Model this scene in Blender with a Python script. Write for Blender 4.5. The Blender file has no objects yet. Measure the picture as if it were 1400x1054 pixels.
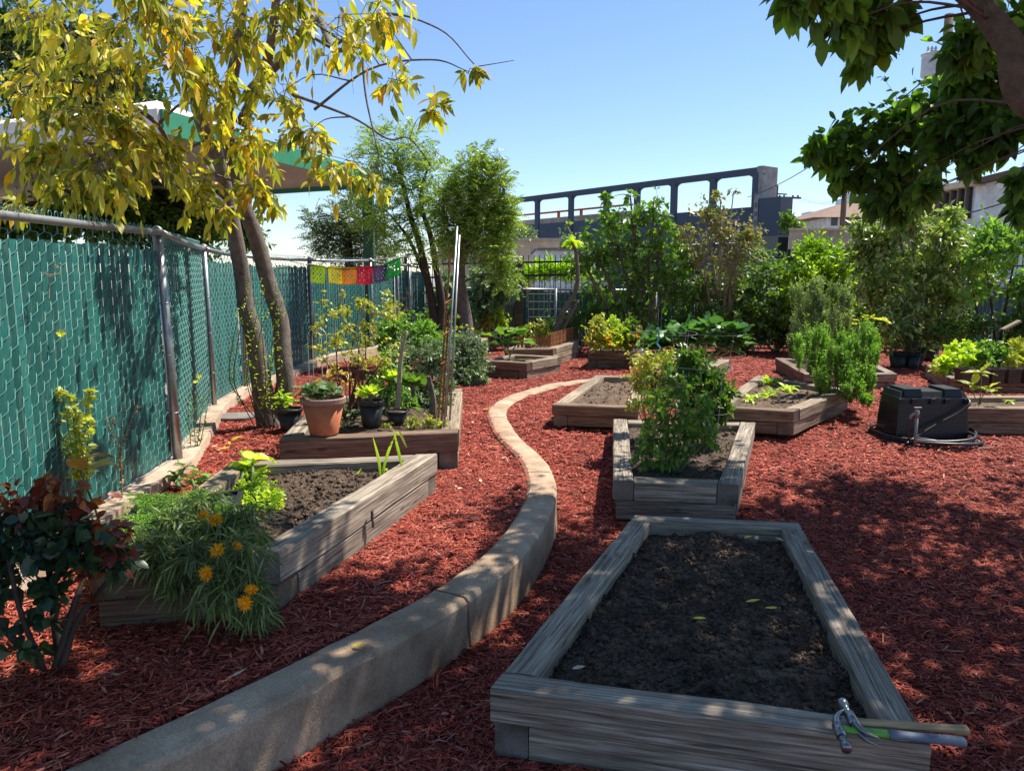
import bpy, math, random
import numpy as np
from mathutils import Vector, noise
random.seed(7); rng = np.random.default_rng(11)
S = bpy.context.scene; COL = S.collection

# ---------------------------------------------------------------- camera, sky, sun, exposure
F, CX, CY, CAMZ = 1040.0, 700.0, 527.0, 1.55          # focal length in photo pixels, optical centre, eye height
PITCH = math.atan(153/1040); CP, SP = math.cos(PITCH), math.sin(PITCH)
cd = bpy.data.cameras.new('camera'); cam = bpy.data.objects.new('camera', cd); COL.objects.link(cam)
cam.location = (0, 0, CAMZ); cam.rotation_euler = (math.pi/2-PITCH, 0, 0)
cd.sensor_fit = 'HORIZONTAL'; cd.sensor_width = 36; cd.lens = 36*F/1400; cd.clip_start = .05; cd.clip_end = 5000
S.camera = cam
SUN = Vector((.60, .44, 1.15)).normalized()
w = bpy.data.worlds.new('World'); S.world = w; w.use_nodes = True; nt = w.node_tree
sky = nt.nodes.new('ShaderNodeTexSky'); sky.sky_type = 'NISHITA'; sky.sun_disc = False
sky.sun_elevation = math.asin(SUN.z); sky.sun_rotation = math.atan2(SUN.x, SUN.y)
sky.air_density = 1.0; sky.dust_density = 0; sky.ozone_density = 3.; sky.altitude = 100
bg = nt.nodes['Background']; bg.inputs[1].default_value = .102
sm = nt.nodes.new('ShaderNodeMix'); sm.data_type = 'RGBA'; sm.blend_type = 'MULTIPLY'; sm.inputs[0].default_value = 1; sm.inputs[7].default_value = (.92, .95, 1.03, 1)
nt.links.new(sky.outputs[0], sm.inputs[6]); nt.links.new(sm.outputs[2], bg.inputs[0])
sl = bpy.data.lights.new('sun', 'SUN'); sl.energy = 5; sl.angle = math.radians(.55); sl.color = (1, .94, .84)
so = bpy.data.objects.new('sun', sl); COL.objects.link(so); so.rotation_euler = SUN.to_track_quat('Z', 'Y').to_euler(); so.location = (20, 15, 40)
S.view_settings.view_transform = 'Standard'; S.view_settings.look = 'None'; S.view_settings.exposure = 0.76; S.view_settings.gamma = 1
S.cycles.max_bounces = 8; S.cycles.transparent_max_bounces = 8; S.cycles.transmission_bounces = 4

def ray(px, py):
    a, b = (px-CX)/F, (CY-py)/F
    return a, CP+b*SP, -SP+b*CP
def G(px, py, z=0.):                    # where the sight line through a photo pixel meets height z
    d = ray(px, py); t = (z-CAMZ)/d[2]; return Vector((d[0]*t, d[1]*t, z))
def P(px, py, Y):                       # the point at distance Y seen at a photo pixel
    d = ray(px, py); t = Y/d[1]; return Vector((d[0]*t, Y, CAMZ+d[2]*t))
def m_per_px(Y): return Y/F

# ---------------------------------------------------------------- materials
MATS = {}
def newmat(n):
    m = bpy.data.materials.new(n); m.use_nodes = True; t = m.node_tree
    return m, t, t.nodes['Principled BSDF']
def N(t, k, **kw):
    n = t.nodes.new('ShaderNode'+k)
    for a, v in kw.items():
        if hasattr(n, a): setattr(n, a, v)
        else: n.inputs[a.replace('_', ' ')].default_value = v
    return n
def ramp(t, fac, cols, pos=None):
    r = t.nodes.new('ShaderNodeValToRGB'); e = r.color_ramp.elements
    pos = pos or [i/(len(cols)-1) for i in range(len(cols))]
    while len(e) < len(cols): e.new(.5)
    for i, c in enumerate(cols): e[i].position = pos[i]; e[i].color = (*c, 1)
    t.links.new(fac, r.inputs[0]); return r.outputs[0]
def mixc(t, fac, a, b, mode='MIX'):
    n = t.nodes.new('ShaderNodeMix'); n.data_type = 'RGBA'; n.blend_type = mode
    for s, v in ((0, fac), (6, a), (7, b)):
        if hasattr(v, 'node'): t.links.new(v, n.inputs[s])
        else: n.inputs[s].default_value = v if s == 0 else (*v, 1)
    return n.outputs[2]
def bump(t, b, h, s, d):
    n = N(t, 'Bump'); n.inputs['Strength'].default_value = s; n.inputs['Distance'].default_value = d
    t.links.new(h, n.inputs['Height']); t.links.new(n.outputs[0], b.inputs['Normal'])
def tex(t, kind, scale, coord='Object', sc=None, **kw):
    tc = N(t, 'TexCoord'); o = tc.outputs[coord]
    if sc:
        mp = N(t, 'Mapping'); mp.inputs['Scale'].default_value = sc; t.links.new(o, mp.inputs[0]); o = mp.outputs[0]
    n = N(t, kind); n.inputs['Scale'].default_value = scale
    for k, v in kw.items(): n.inputs[k].default_value = v
    t.links.new(o, n.inputs['Vector']); return n
def plain(name, c, rough=.6, metal=0., var=.25, scale=8., bmp=.15, bd=.004, c2=None, coat=0):
    m, t, b = newmat(name); n = tex(t, 'TexNoise', scale, Detail=6., Roughness=.65)
    c2 = c2 or tuple(x*(1-var) for x in c)
    t.links.new(ramp(t, n.outputs[0], [c2, c, tuple(min(1, x*(1+var*.5)) for x in c)], [.3, .55, .75]), b.inputs['Base Color'])
    b.inputs['Roughness'].default_value = rough; b.inputs['Metallic'].default_value = metal
    n2 = tex(t, 'TexNoise', scale*6, Detail=4.); bump(t, b, n2.outputs[0], bmp, bd)
    MATS[name] = m; return m
def leafmat(name, cols, trans=.35, rough=.42, tcol=1.25, pos=None):
    m, t, b = newmat(name); g = N(t, 'NewGeometry'); cols = [tuple(min(.85, x*1.42) for x in q_) for q_ in cols]
    c = ramp(t, g.outputs['Random Per Island'], cols, pos)
    n = tex(t, 'TexNoise', 1.3, Detail=2.)
    c = mixc(t, .8, c, ramp(t, n.outputs[0], [(.62, .66, .7), (1.3, 1.25, 1.1)], [.32, .68]), 'MULTIPLY')
    t.links.new(c, b.inputs['Base Color']); b.inputs['Roughness'].default_value = rough
    tr = N(t, 'BsdfTranslucent'); c2 = mixc(t, 1., c, (tcol*1.1, tcol*1.25, tcol*.5), 'MULTIPLY'); t.links.new(c2, tr.inputs[0])
    mx = N(t, 'MixShader'); mx.inputs[0].default_value = trans
    t.links.new(b.outputs[0], mx.inputs[1]); t.links.new(tr.outputs[0], mx.inputs[2])
    t.links.new(mx.outputs[0], t.nodes['Material Output'].inputs[0]); MATS[name] = m; return m
def woodmat(name, c1, c2, c3, crack=.5):
    m, t, b = newmat(name); oi = N(t, 'ObjectInfo')
    ad = N(t, 'VectorMath', operation='ADD'); tc = N(t, 'TexCoord')
    sc = N(t, 'VectorMath', operation='SCALE'); sc.inputs[0].default_value = (37, 11, 5); t.links.new(oi.outputs['Random'], sc.inputs['Scale'])
    t.links.new(tc.outputs['Object'], ad.inputs[0]); t.links.new(sc.outputs[0], ad.inputs[1])
    def nz(s, scl, det):
        mp = N(t, 'Mapping'); mp.inputs['Scale'].default_value = scl; t.links.new(ad.outputs[0], mp.inputs[0])
        n = N(t, 'TexNoise'); n.inputs['Scale'].default_value = s; n.inputs['Detail'].default_value = det; n.inputs['Distortion'].default_value = .6; t.links.new(mp.outputs[0], n.inputs['Vector']); return n.outputs[0]
    grain = nz(1., (2.4, 75, 75), 6.); big = nz(1., (2.2, 5, 5), 4.); cr = nz(1., (2.5, 90, 90), 3.); fine = nz(1., (8, 220, 220), 4.)
    c = ramp(t, grain, [c1, c2, c3], [.3, .52, .72])
    c = mixc(t, .75, c, ramp(t, big, [(.62, .58, .54), (1.15, 1.1, 1.05)], [.3, .65]), 'MULTIPLY')
    c = mixc(t, .6, c, ramp(t, oi.outputs['Random'], [(.8, .78, .76), (1.15, 1.1, 1.05)]), 'MULTIPLY')
    c = mixc(t, .5, c, ramp(t, fine, [(.5, .5, .5), (1.2, 1.2, 1.2)], [.35, .6]), 'MULTIPLY')
    ck = ramp(t, cr, [(1, 1, 1), (1, 1, 1), (0, 0, 0)], [0, .62, .68])
    c = mixc(t, crack, c, ck, 'MULTIPLY')
    mp = N(t, 'Mapping'); mp.inputs['Scale'].default_value = (3.2, 11, 11); t.links.new(ad.outputs[0], mp.inputs[0]); vk = N(t, 'TexVoronoi'); vk.inputs['Scale'].default_value = 1; t.links.new(mp.outputs[0], vk.inputs['Vector'])
    c = mixc(t, .8, c, ramp(t, vk.outputs['Distance'], [(.30, .24, .2), (.55, .5, .45), (1, 1, 1)], [.06, .11, .17]), 'MULTIPLY')
    sp = N(t, 'SeparateXYZ'); t.links.new(tc.outputs['Normal'], sp.inputs[0]); ab = N(t, 'Math', operation='ABSOLUTE'); t.links.new(sp.outputs[0], ab.inputs[0]); gt = N(t, 'Math', operation='GREATER_THAN'); gt.inputs[1].default_value = .8; t.links.new(ab.outputs[0], gt.inputs[0])
    c = mixc(t, gt.outputs[0], c, ramp(t, big, [tuple(x*.75 for x in c1), tuple(x*.75 for x in c2)], [.35, .65]))
    t.links.new(c, b.inputs['Base Color']); b.inputs['Roughness'].default_value = .85
    mm = N(t, 'Math', operation='MULTIPLY'); t.links.new(grain, mm.inputs[0]); t.links.new(ck, mm.inputs[1])
    bump(t, b, mm.outputs[0], .9, .006); MATS[name] = m; return m
woodmat('timber_grey', (.12, .094, .07), (.32, .275, .22), (.54, .485, .41))
woodmat('timber_brown', (.10, .065, .042), (.22, .15, .10), (.36, .26, .18))
woodmat('timber_tan', (.15, .115, .08), (.33, .265, .19), (.52, .44, .34))
woodmat('cedar', (.22, .07, .02), (.42, .15, .05), (.55, .24, .09), .3)
woodmat('pole_wood', (.05, .035, .03), (.11, .08, .065), (.18, .14, .11), .4)
woodmat('ash_handle', (.35, .22, .11), (.50, .34, .18), (.62, .45, .26), .3)

def soilmat(name, dark, mid, lite):
    m, t, b = newmat(name); n = tex(t, 'TexNoise', 14., Detail=9., Roughness=.75); n2 = tex(t, 'TexNoise', 2.2, Detail=3.)
    v = tex(t, 'TexVoronoi', 75.)
    c = ramp(t, n.outputs[0], [dark, mid, lite], [.36, .55, .74])
    c = mixc(t, .7, c, ramp(t, n2.outputs[0], [(.6, .6, .6), (1.25, 1.2, 1.15)], [.35, .65]), 'MULTIPLY')
    c = mixc(t, .5, c, ramp(t, v.outputs['Distance'], [(1.2, 1.2, 1.2), (.5, .5, .5)], [.1, .6]), 'MULTIPLY')
    t.links.new(c, b.inputs['Base Color']); b.inputs['Roughness'].default_value = .95
    a = N(t, 'Math', operation='ADD'); t.links.new(n.outputs[0], a.inputs[0]); t.links.new(v.outputs['Distance'], a.inputs[1]); bump(t, b, a.outputs[0], 1., .012)
    MATS[name] = m
soilmat('soil_dark', (.055, .036, .024), (.17, .108, .072), (.35, .245, .17))
soilmat('soil_brown', (.05, .03, .02), (.13, .085, .055), (.27, .19, .13))
soilmat('soil_tan', (.09, .055, .032), (.22, .145, .09), (.38, .27, .18))

def mulchmat():
    m, t, b = newmat('mulch'); tc = N(t, 'TexCoord')
    def chips(rot, sc):
        mp = N(t, 'Mapping'); mp.inputs['Rotation'].default_value = (0, 0, rot); mp.inputs['Scale'].default_value = sc; t.links.new(tc.outputs['Object'], mp.inputs[0])
        v = N(t, 'TexVoronoi'); v.inputs['Scale'].default_value = 1; t.links.new(mp.outputs[0], v.inputs['Vector']); return v
    a, c, d = chips(.5, (24, 85, 1)), chips(2.0, (22, 78, 1)), chips(1.2, (85, 26, 1))
    n = tex(t, 'TexNoise', 9., Detail=3.)
    sel = ramp(t, n.outputs[0], [(0,)*3, (1,)*3], [.46, .54])
    n3 = tex(t, 'TexNoise', 13., Detail=2.); sel2 = ramp(t, n3.outputs[0], [(0,)*3, (1,)*3], [.5, .56])
    col = mixc(t, sel2, mixc(t, sel, a.outputs['Color'], c.outputs['Color']), d.outputs['Color'])
    dis = mixc(t, sel2, mixc(t, sel, a.outputs['Distance'], c.outputs['Distance']), d.outputs['Distance'])
    sx = N(t, 'SeparateColor'); t.links.new(col, sx.inputs[0])
    k = ramp(t, sx.outputs[0], [(.07, .013, .010), (.24, .044, .031), (.40, .088, .060), (.52, .16, .11)], [0, .35, .75, 1])
    k = mixc(t, .75, k, ramp(t, dis, [(1.2,)*3, (.25,)*3], [.1, .75]), 'MULTIPLY')
    nb = tex(t, 'TexNoise', .9, Detail=4.); k = mixc(t, .6, k, ramp(t, nb.outputs[0], [(.7, .66, .66), (1.2, 1.15, 1.1)], [.35, .65]), 'MULTIPLY')
    # plain earth and paving past back and left fences; left made pale to bounce light under the canopy
    sp = N(t, 'SeparateXYZ'); t.links.new(tc.outputs['Object'], sp.inputs[0])
    gt = N(t, 'Math', operation='GREATER_THAN'); gt.inputs[1].default_value = 17.6
    lx = N(t, 'Math', operation='LESS_THAN'); lx.inputs[1].default_value = -3.85; t.links.new(sp.outputs[0], lx.inputs[0]); g0 = N(t, 'Math', operation='GREATER_THAN'); g0.inputs[1].default_value = 17.6; t.links.new(sp.outputs[1], g0.inputs[0]); ml_ = N(t, 'Math', operation='MAXIMUM'); t.links.new(lx.outputs[0], ml_.inputs[0]); t.links.new(g0.outputs[0], ml_.inputs[1]); gt = ml_
    nd = tex(t, 'TexNoise', 3., Detail=6.); k = mixc(t, gt.outputs[0], k, ramp(t, nd.outputs[0], [(.22, .20, .18), (.36, .33, .30)]))
    t.links.new(k, b.inputs['Base Color']); b.inputs['Roughness'].default_value = .88; b.inputs['Specular IOR Level'].default_value = .2
    inv = N(t, 'Math', operation='SUBTRACT'); inv.inputs[0].default_value = 1; t.links.new(dis, inv.inputs[1]); bump(t, b, inv.outputs[0], 1., .02)
    MATS['mulch'] = m
    m, t, b = newmat('mulch_chip'); g = N(t, 'NewGeometry')
    k = ramp(t, g.outputs['Random Per Island'], [(.07, .012, .009), (.25, .038, .025), (.42, .078, .048), (.52, .14, .09), (.56, .27, .19)], [0, .28, .62, .93, 1])
    n = tex(t, 'TexNoise', 1.1, Detail=3.); k = mixc(t, .55, k, ramp(t, n.outputs[0], [(.72, .66, .66), (1.2, 1.15, 1.1)], [.35, .65]), 'MULTIPLY')
    nf = tex(t, 'TexNoise', 160., Detail=3.); k = mixc(t, .5, k, ramp(t, nf.outputs[0], [(.55,)*3, (1.2,)*3], [.35, .6]), 'MULTIPLY')
    t.links.new(k, b.inputs['Base Color']); b.inputs['Roughness'].default_value = .8; b.inputs['Specular IOR Level'].default_value = .25; MATS['mulch_chip'] = m
mulchmat()
def slatmat():
    m, t, b = newmat('slat_green'); g = N(t, 'NewGeometry')
    c = ramp(t, g.outputs['Random Per Island'], [(.007, .068, .060), (.012, .105, .092), (.02, .145, .126)])
    n = tex(t, 'TexNoise', 5., sc=(1, 1, .5), Detail=5.); c = mixc(t, .5, c, ramp(t, n.outputs[0], [(.6, .65, .7), (1.25, 1.2, 1.2)], [.35, .65]), 'MULTIPLY')
    n2 = tex(t, 'TexNoise', 40., sc=(1, 1, .15), Detail=5.); c = mixc(t, ramp(t, n2.outputs[0], [(0,)*3, (.35,)*3], [.58, .75]), c, (.30, .30, .24))
    t.links.new(c, b.inputs['Base Color']); b.inputs['Roughness'].default_value = .45; MATS['slat_green'] = m
slatmat()
plain('wire_dark', (.05, .10, .085), .5, .1, .3, 30, .05)
plain('wire_green', (.13, .34, .30), .45, .2, .3, 30, 0.05)
plain('galvanised', (.36, .37, .37), .42, .75, .35, 12, .15, .002)
plain('galvanised_dull', (.30, .29, .28), .6, .3, .4, 9, .2, .002)
plain('iron_black', (.02, .02, .022), .5, .3)
def concmat(name, a, bb, c):
    m, t, b = newmat(name); n = tex(t, 'TexNoise', 4., Detail=8., Roughness=.7); n2 = tex(t, 'TexNoise', 120., Detail=4.); n3 = tex(t, 'TexNoise', 1.2, Detail=3.)
    k = ramp(t, n.outputs[0], [a, bb, c], [.3, .52, .75]); k = mixc(t, .7, k, ramp(t, n2.outputs[0], [(.72,)*3, (1.15,)*3], [.35, .62]), 'MULTIPLY')
    k = mixc(t, .6, k, ramp(t, n3.outputs[0], [(.7, .66, .6), (1.1, 1.1, 1.1)], [.35, .6]), 'MULTIPLY')
    t.links.new(k, b.inputs['Base Color']); b.inputs['Roughness'].default_value = .92; bump(t, b, n2.outputs[0], .7, .004); MATS[name] = m
concmat('kerb_concrete', (.26, .17, .11), (.47, .335, .225), (.60, .46, .33))
concmat('strip_concrete', (.28, .19, .13), (.50, .38, .28), (.6, .5, .4))
concmat('grey_stone', (.12, .11, .10), (.22, .2, .18), (.32, .3, .28))
concmat('far_concrete', (.15, .155, .17), (.23, .235, .25), (.32, .32, .32))
plain('far_dark', (.045, .065, .10), .8, 0, .2, .35, .05)
concmat('stucco_beige', (.45, .33, .22), (.58, .45, .31), (.64, .52, .38))
concmat('stucco_tan', (.33, .25, .19), (.45, .35, .27), (.5, .42, .34))
concmat('stucco_white', (.55, .57, .58), (.7, .71, .72), (.8, .8, .8))
plain('roof_brown', (.24, .15, .105), .9, 0, .3, 2)
plain('trim_brown', (.12, .065, .045), .7)
plain('window_dark', (.03, .04, .05), .15, 0, .2)
plain('tower_glass_hazed', (.42, .52, .62), .4, 0, .12, .1, 0)  # pale blue carries the distance haze in the colour; no haze is built
plain('tower_pale_hazed', (.55, .62, .68), .5, 0, .1, .1, 0)  # second tower tone, also faded in its colour for haze
plain('rust_red', (.42, .10, .04), .7)
plain('bark', (.17, .135, .11), .9, 0, .5, 14, .8, .012, c2=(.08, .06, .047))
plain('bark_grey', (.27, .215, .17), .9, 0, .4, 14, .7, .01, c2=(.12, .09, .07))
plain('bark_warm', (.17, .10, .07), .85, 0, .4, 16, .9, .015, c2=(.10, .05, .032))
plain('bark_dark', (.07, .05, .035), .9, 0, .4, 14, .5)
plain('twig_pale', (.38, .31, .24), .9, 0, .3, 14, .3)
plain('stem_green', (.12, .17, .05), .6, 0, .3, 14, .2)
plain('stem_red', (.13, .04, .025), .6, 0, .4, 14, .2)
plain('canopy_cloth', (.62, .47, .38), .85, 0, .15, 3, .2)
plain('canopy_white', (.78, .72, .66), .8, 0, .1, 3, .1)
plain('paint_green', (.04, .26, .13), .45, 0, .15, 3, .05)
plain('paint_dark_green', (.02, .085, .04), .5, 0, .2, 3, .05)
plain('terracotta', (.52, .17, .07), .7, 0, .25, 9, .15, c2=(.40, .11, .045))
plain('terracotta_rim', (.36, .22, .17), .75, 0, .3, 9, .2)
plain('pot_black', (.018, .019, .02), .45, 0, .3, 12, .1)
plain('pot_brown', (.055, .035, .028), .7, 0, .4, 12, .3)
plain('bin_black', (.014, .015, .017), .38, 0, .3, 30, .25, .003)
plain('hose_black', (.022, .022, .024), .4, 0, .2, 12, .1)
plain('brass_grey', (.30, .29, .27), .4, .8)
plain('steel', (.33, .34, .35), .32, .9, .35, 25, .2, .001)
plain('steel_dark', (.12, .12, .12), .45, .8, .5, 25, .3, .001)
plain('grip_blue', (.13, .16, .21), .6, 0, .15, 30, .1)
plain('grip_green', (.16, .42, .04), .45, 0, .2, 60, .1)
plain('wire_white', (.6, .6, .56), .5, .2)
plain('rope_teal', (.10, .42, .46), .6)
plain('cord_black', (.01, .01, .012), .7)
plain('transformer_grey', (.55, .57, .58), .5)
for n_, c_ in dict(flag_lime=(.30, .42, .02), flag_yellow=(.75, .45, .02), flag_orange=(.75, .16, .01), flag_red=(.50, .01, .05), flag_purple=(.09, .03, .16), flag_green=(.01, .22, .05)).items():
    leafmat(n_, [c_, c_], .3, .7, 1.)
leafmat('leaf_yellow', [(.10, .13, .02), (.22, .24, .03), (.38, .36, .05), (.52, .44, .07), (.64, .43, .04), (.66, .27, .01)], .5, .5, 1.05, [0, .2, .45, .7, .93, 1])
leafmat('leaf_mulberry', [(.04, .08, .015), (.075, .14, .025), (.14, .24, .04)], .5, .5, 1.6)
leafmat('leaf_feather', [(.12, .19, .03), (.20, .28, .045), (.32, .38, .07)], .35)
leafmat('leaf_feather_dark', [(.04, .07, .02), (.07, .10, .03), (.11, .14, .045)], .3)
leafmat('leaf_fig', [(.055, .12, .018), (.11, .21, .03), (.20, .31, .055)], .35)
leafmat('leaf_olive', [(.13, .14, .04), (.20, .19, .06), (.26, .20, .07), (.17, .24, .05)], .3)
leafmat('leaf_bright', [(.12, .22, .01), (.22, .34, .015), (.36, .46, .03)], .38)
leafmat('leaf_variegated', [(.06, .12, .02), (.14, .22, .04), (.30, .36, .10), (.52, .50, .24)], .3)
leafmat('leaf_mid', [(.045, .09, .018), (.08, .15, .025), (.13, .21, .035)], .35)
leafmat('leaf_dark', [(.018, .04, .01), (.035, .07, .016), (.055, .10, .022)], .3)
leafmat('leaf_herb_pale', [(.13, .19, .07), (.20, .27, .11), (.30, .36, .17)], .3)
leafmat('leaf_herb', [(.09, .19, .03), (.16, .29, .05), (.24, .38, .07)], .35)
leafmat('leaf_collard', [(.04, .11, .035), (.07, .17, .05), (.12, .24, .06)], .3, .38)
leafmat('leaf_greygreen', [(.08, .13, .07), (.13, .19, .11), (.20, .27, .17)], .25)
leafmat('leaf_lime', [(.22, .34, .02), (.36, .46, .04), (.52, .55, .07)], .38)
leafmat('leaf_yellowgreen', [(.20, .25, .03), (.36, .36, .06), (.5, .45, .09)], .35)
leafmat('leaf_dry', [(.22, .15, .08), (.32, .24, .14), (.20, .12, .07)], .2, .8)
leafmat('leaf_rose_red', [(.10, .02, .012), (.20, .045, .02), (.14, .03, .03), (.38, .13, .03)], .3, .28)
leafmat('leaf_rose_green', [(.02, .045, .022), (.035, .07, .035), (.06, .10, .04)], .25, .3)
leafmat('leaf_gazania', [(.05, .085, .02), (.10, .14, .04), (.20, .25, .10)], .25, .5)
leafmat('leaf_strawberry', [(.07, .13, .06), (.12, .20, .10), (.22, .30, .18)], .28)
leafmat('leaf_croton', [(.30, .28, .03), (.45, .36, .05), (.42, .16, .05), (.2, .25, .03)], .3)
leafmat('petal_orange', [(.66, .25, .002), (.66, .31, .004)], .3)
leafmat('petal_yellow', [(.8, .6, .03), (.85, .7, .06)], .3)
leafmat('petal_red', [(.55, .03, .03), (.6, .08, .08)], .3)
leafmat('petal_pink', [(.7, .12, .15), (.7, .25, .25)], .3)
leafmat('fallen_yellow', [(.62, .42, .02), (.7, .5, .03)], .2, .5)
leafmat('fallen_dry', [(.45, .36, .25), (.5, .4, .3)], .1, .8)

# ---------------------------------------------------------------- object helpers
LOC = {}
def tag(o, label=None, cat=None, group=None, kind=None):
    if label: o['label'] = label
    if cat: o['category'] = cat
    if group: o['group'] = group
    if kind: o['kind'] = kind
    return o
def empty(name, loc, label, cat, group=None):
    o = bpy.data.objects.new(name, None); COL.objects.link(o); o.location = loc; o.empty_display_size = .2
    LOC[o.name] = Vector(loc); return tag(o, label, cat, group)
def np_mesh(name, V, polys, mat, parent=None, smooth=False):
    """V (n,3) world; polys: list of int arrays (m,k)"""
    me = bpy.data.meshes.new(name); V = np.asarray(V, dtype=np.float64)
    if parent: V = V-np.array(LOC[parent.name])
    loops = np.concatenate([p.reshape(-1) for p in polys]).astype(np.int32)
    tot = np.concatenate([np.full(len(p), p.shape[1]) for p in polys]); st = np.concatenate([[0], np.cumsum(tot)[:-1]]).astype(np.int32)
    me.vertices.add(len(V)); me.vertices.foreach_set('co', V.reshape(-1).astype(np.float32))
    me.loops.add(len(loops)); me.loops.foreach_set('vertex_index', loops)
    me.polygons.add(len(tot)); me.polygons.foreach_set('loop_start', st)
    if smooth: me.polygons.foreach_set('use_smooth', np.ones(len(tot), bool))
    me.update(calc_edges=True); me.validate()
    me.materials.append(MATS[mat]); o = bpy.data.objects.new(name, me); COL.objects.link(o)
    if parent: o.parent = parent; LOC[o.name] = LOC[parent.name]
    else: LOC[o.name] = Vector((0, 0, 0))
    return o
class MB:
    def __init__(s): s.v = []; s.f = []
    def add(s, V, Fc):
        n = len(s.v); s.v += [tuple(x) for x in V]; s.f += [tuple(i+n for i in f) for f in Fc]; return s
    def prism(s, poly, z0, z1):                      # vertical prism on a plan polygon (x,y)
        n = len(poly); V = [(p[0], p[1], z0) for p in poly]+[(p[0], p[1], z1) for p in poly]
        return s.add(V, [tuple(range(n-1, -1, -1)), tuple(range(n, 2*n))]+[(i, (i+1) % n, n+(i+1) % n, n+i) for i in range(n)])
    def box(s, c, d, M=None):
        c = Vector(c); V = []
        for z in (-1, 1):
            for x, y in ((-1, -1), (1, -1), (1, 1), (-1, 1)):
                q = Vector((x*d[0]/2, y*d[1]/2, z*d[2]/2)); q = M@q if M else q; V.append(c+q)
        return s.add(V, [(3, 2, 1, 0), (4, 5, 6, 7), (0, 1, 5, 4), (1, 2, 6, 5), (2, 3, 7, 6), (3, 0, 4, 7)])
    def bar(s, a, b, w_, h_=None):                   # box beam from a to b
        a, b = Vector(a), Vector(b); h_ = h_ or w_; d = (b-a); L = d.length; d.normalize()
        up = Vector((0, 0, 1)) if abs(d.z) < .95 else Vector((0, 1, 0)); sd = d.cross(up).normalized(); up = sd.cross(d)
        V = [p+sd*x*w_/2+up*y*h_/2 for p in (a, b) for x, y in ((-1, -1), (1, -1), (1, 1), (-1, 1))]
        return s.add(V, [(0, 1, 2, 3), (7, 6, 5, 4), (0, 4, 5, 1), (1, 5, 6, 2), (2, 6, 7, 3), (3, 7, 4, 0)])
    def tube(s, pts, r, n=8, cap=True):
        pts = [Vector(p) for p in pts]; r = r if isinstance(r, (list, tuple)) else [r]*len(pts)
        V = []; prev = None
        for i, p in enumerate(pts):
            d = (pts[min(i+1, len(pts)-1)]-pts[max(i-1, 0)]).normalized()
            u = prev-d*prev.dot(d) if prev else d.orthogonal()
            if u.length < 1e-5: u = d.orthogonal()
            u.normalize(); prev = u; v = d.cross(u)
            V += [p+(u*math.cos(2*math.pi*k/n)+v*math.sin(2*math.pi*k/n))*r[i] for k in range(n)]
        Fc = [(i*n+k, i*n+(k+1) % n, (i+1)*n+(k+1) % n, (i+1)*n+k) for i in range(len(pts)-1) for k in range(n)]
        if cap: Fc += [tuple(range(n-1, -1, -1)), tuple(range((len(pts)-1)*n, len(pts)*n))]
        return s.add(V, Fc)
    def lathe(s, c, prof, n=24, sq=None):
        c = Vector(c); V = []
        for r, z in prof:
            for k in range(n):
                a = 2*math.pi*(k+.5)/n; V.append(c+Vector((r*math.cos(a), r*math.sin(a), z)))
        return s.add(V, [(i*n+k, i*n+(k+1) % n, (i+1)*n+(k+1) % n, (i+1)*n+k) for i in range(len(prof)-1) for k in range(n)])
    def build(s, name, mat, parent=None, smooth=False):
        me = bpy.data.meshes.new(name); o_ = LOC[parent.name] if parent else Vector((0, 0, 0))
        me.from_pydata([(a-o_.x, b-o_.y, c-o_.z) for a, b, c in s.v], [], s.f)
        if smooth: me.polygons.foreach_set('use_smooth', [True]*len(me.polygons))
        me.materials.append(MATS[mat]); o = bpy.data.objects.new(name, me); COL.objects.link(o)
        if parent: o.parent = parent
        LOC[o.name] = o_; return o
def smooth_path(pts, n=6):                           # Catmull-Rom
    pts = [Vector(p) for p in pts]; q = [pts[0]*2-pts[1]]+pts+[pts[-1]*2-pts[-2]]; out = []
    for i in range(1, len(q)-2):
        for k in range(n):
            t = k/n; a, b, c, d = q[i-1], q[i], q[i+1], q[i+2]
            out.append(.5*((2*b)+(c-a)*t+(2*a-5*b+4*c-d)*t*t+(3*b-a-3*c+d)*t**3))
    return out+[pts[-1]]
def lerp_r(r, m):
    return [float(np.interp(i/(m-1)*(len(r)-1), range(len(r)), r)) for i in range(m)]

# ---- numpy geometry: thin segments and leaves
def segs_np(A, B, ra, rb, n=3):
    A = np.asarray(A, float); B = np.asarray(B, float); d = B-A; L = np.linalg.norm(d, axis=1, keepdims=True); d = d/np.maximum(L, 1e-9)
    ref = np.where(np.abs(d[:, 2:3]) < .9, [[0, 0, 1.]], [[1., 0, 0]]); u = np.cross(d, ref); u /= np.linalg.norm(u, axis=1, keepdims=True); v = np.cross(d, u)
    ra = np.broadcast_to(np.asarray(ra, float), (len(A),))[:, None]; rb = np.broadcast_to(np.asarray(rb, float), (len(A),))[:, None]
    rings = []
    for P0, r in ((A, ra), (B, rb)):
        for k in range(n):
            a = 2*math.pi*k/n; rings.append(P0+(u*math.cos(a)+v*math.sin(a))*r)
    V = np.stack(rings, 1).reshape(-1, 3); base = np.arange(len(A))[:, None]*2*n
    Fc = np.concatenate([base+np.array([[k, (k+1) % n, n+(k+1) % n, n+k]]) for k in range(n)])
    return V, Fc
def unit(v): return v/np.maximum(np.linalg.norm(v, axis=-1, keepdims=True), 1e-9)
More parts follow.
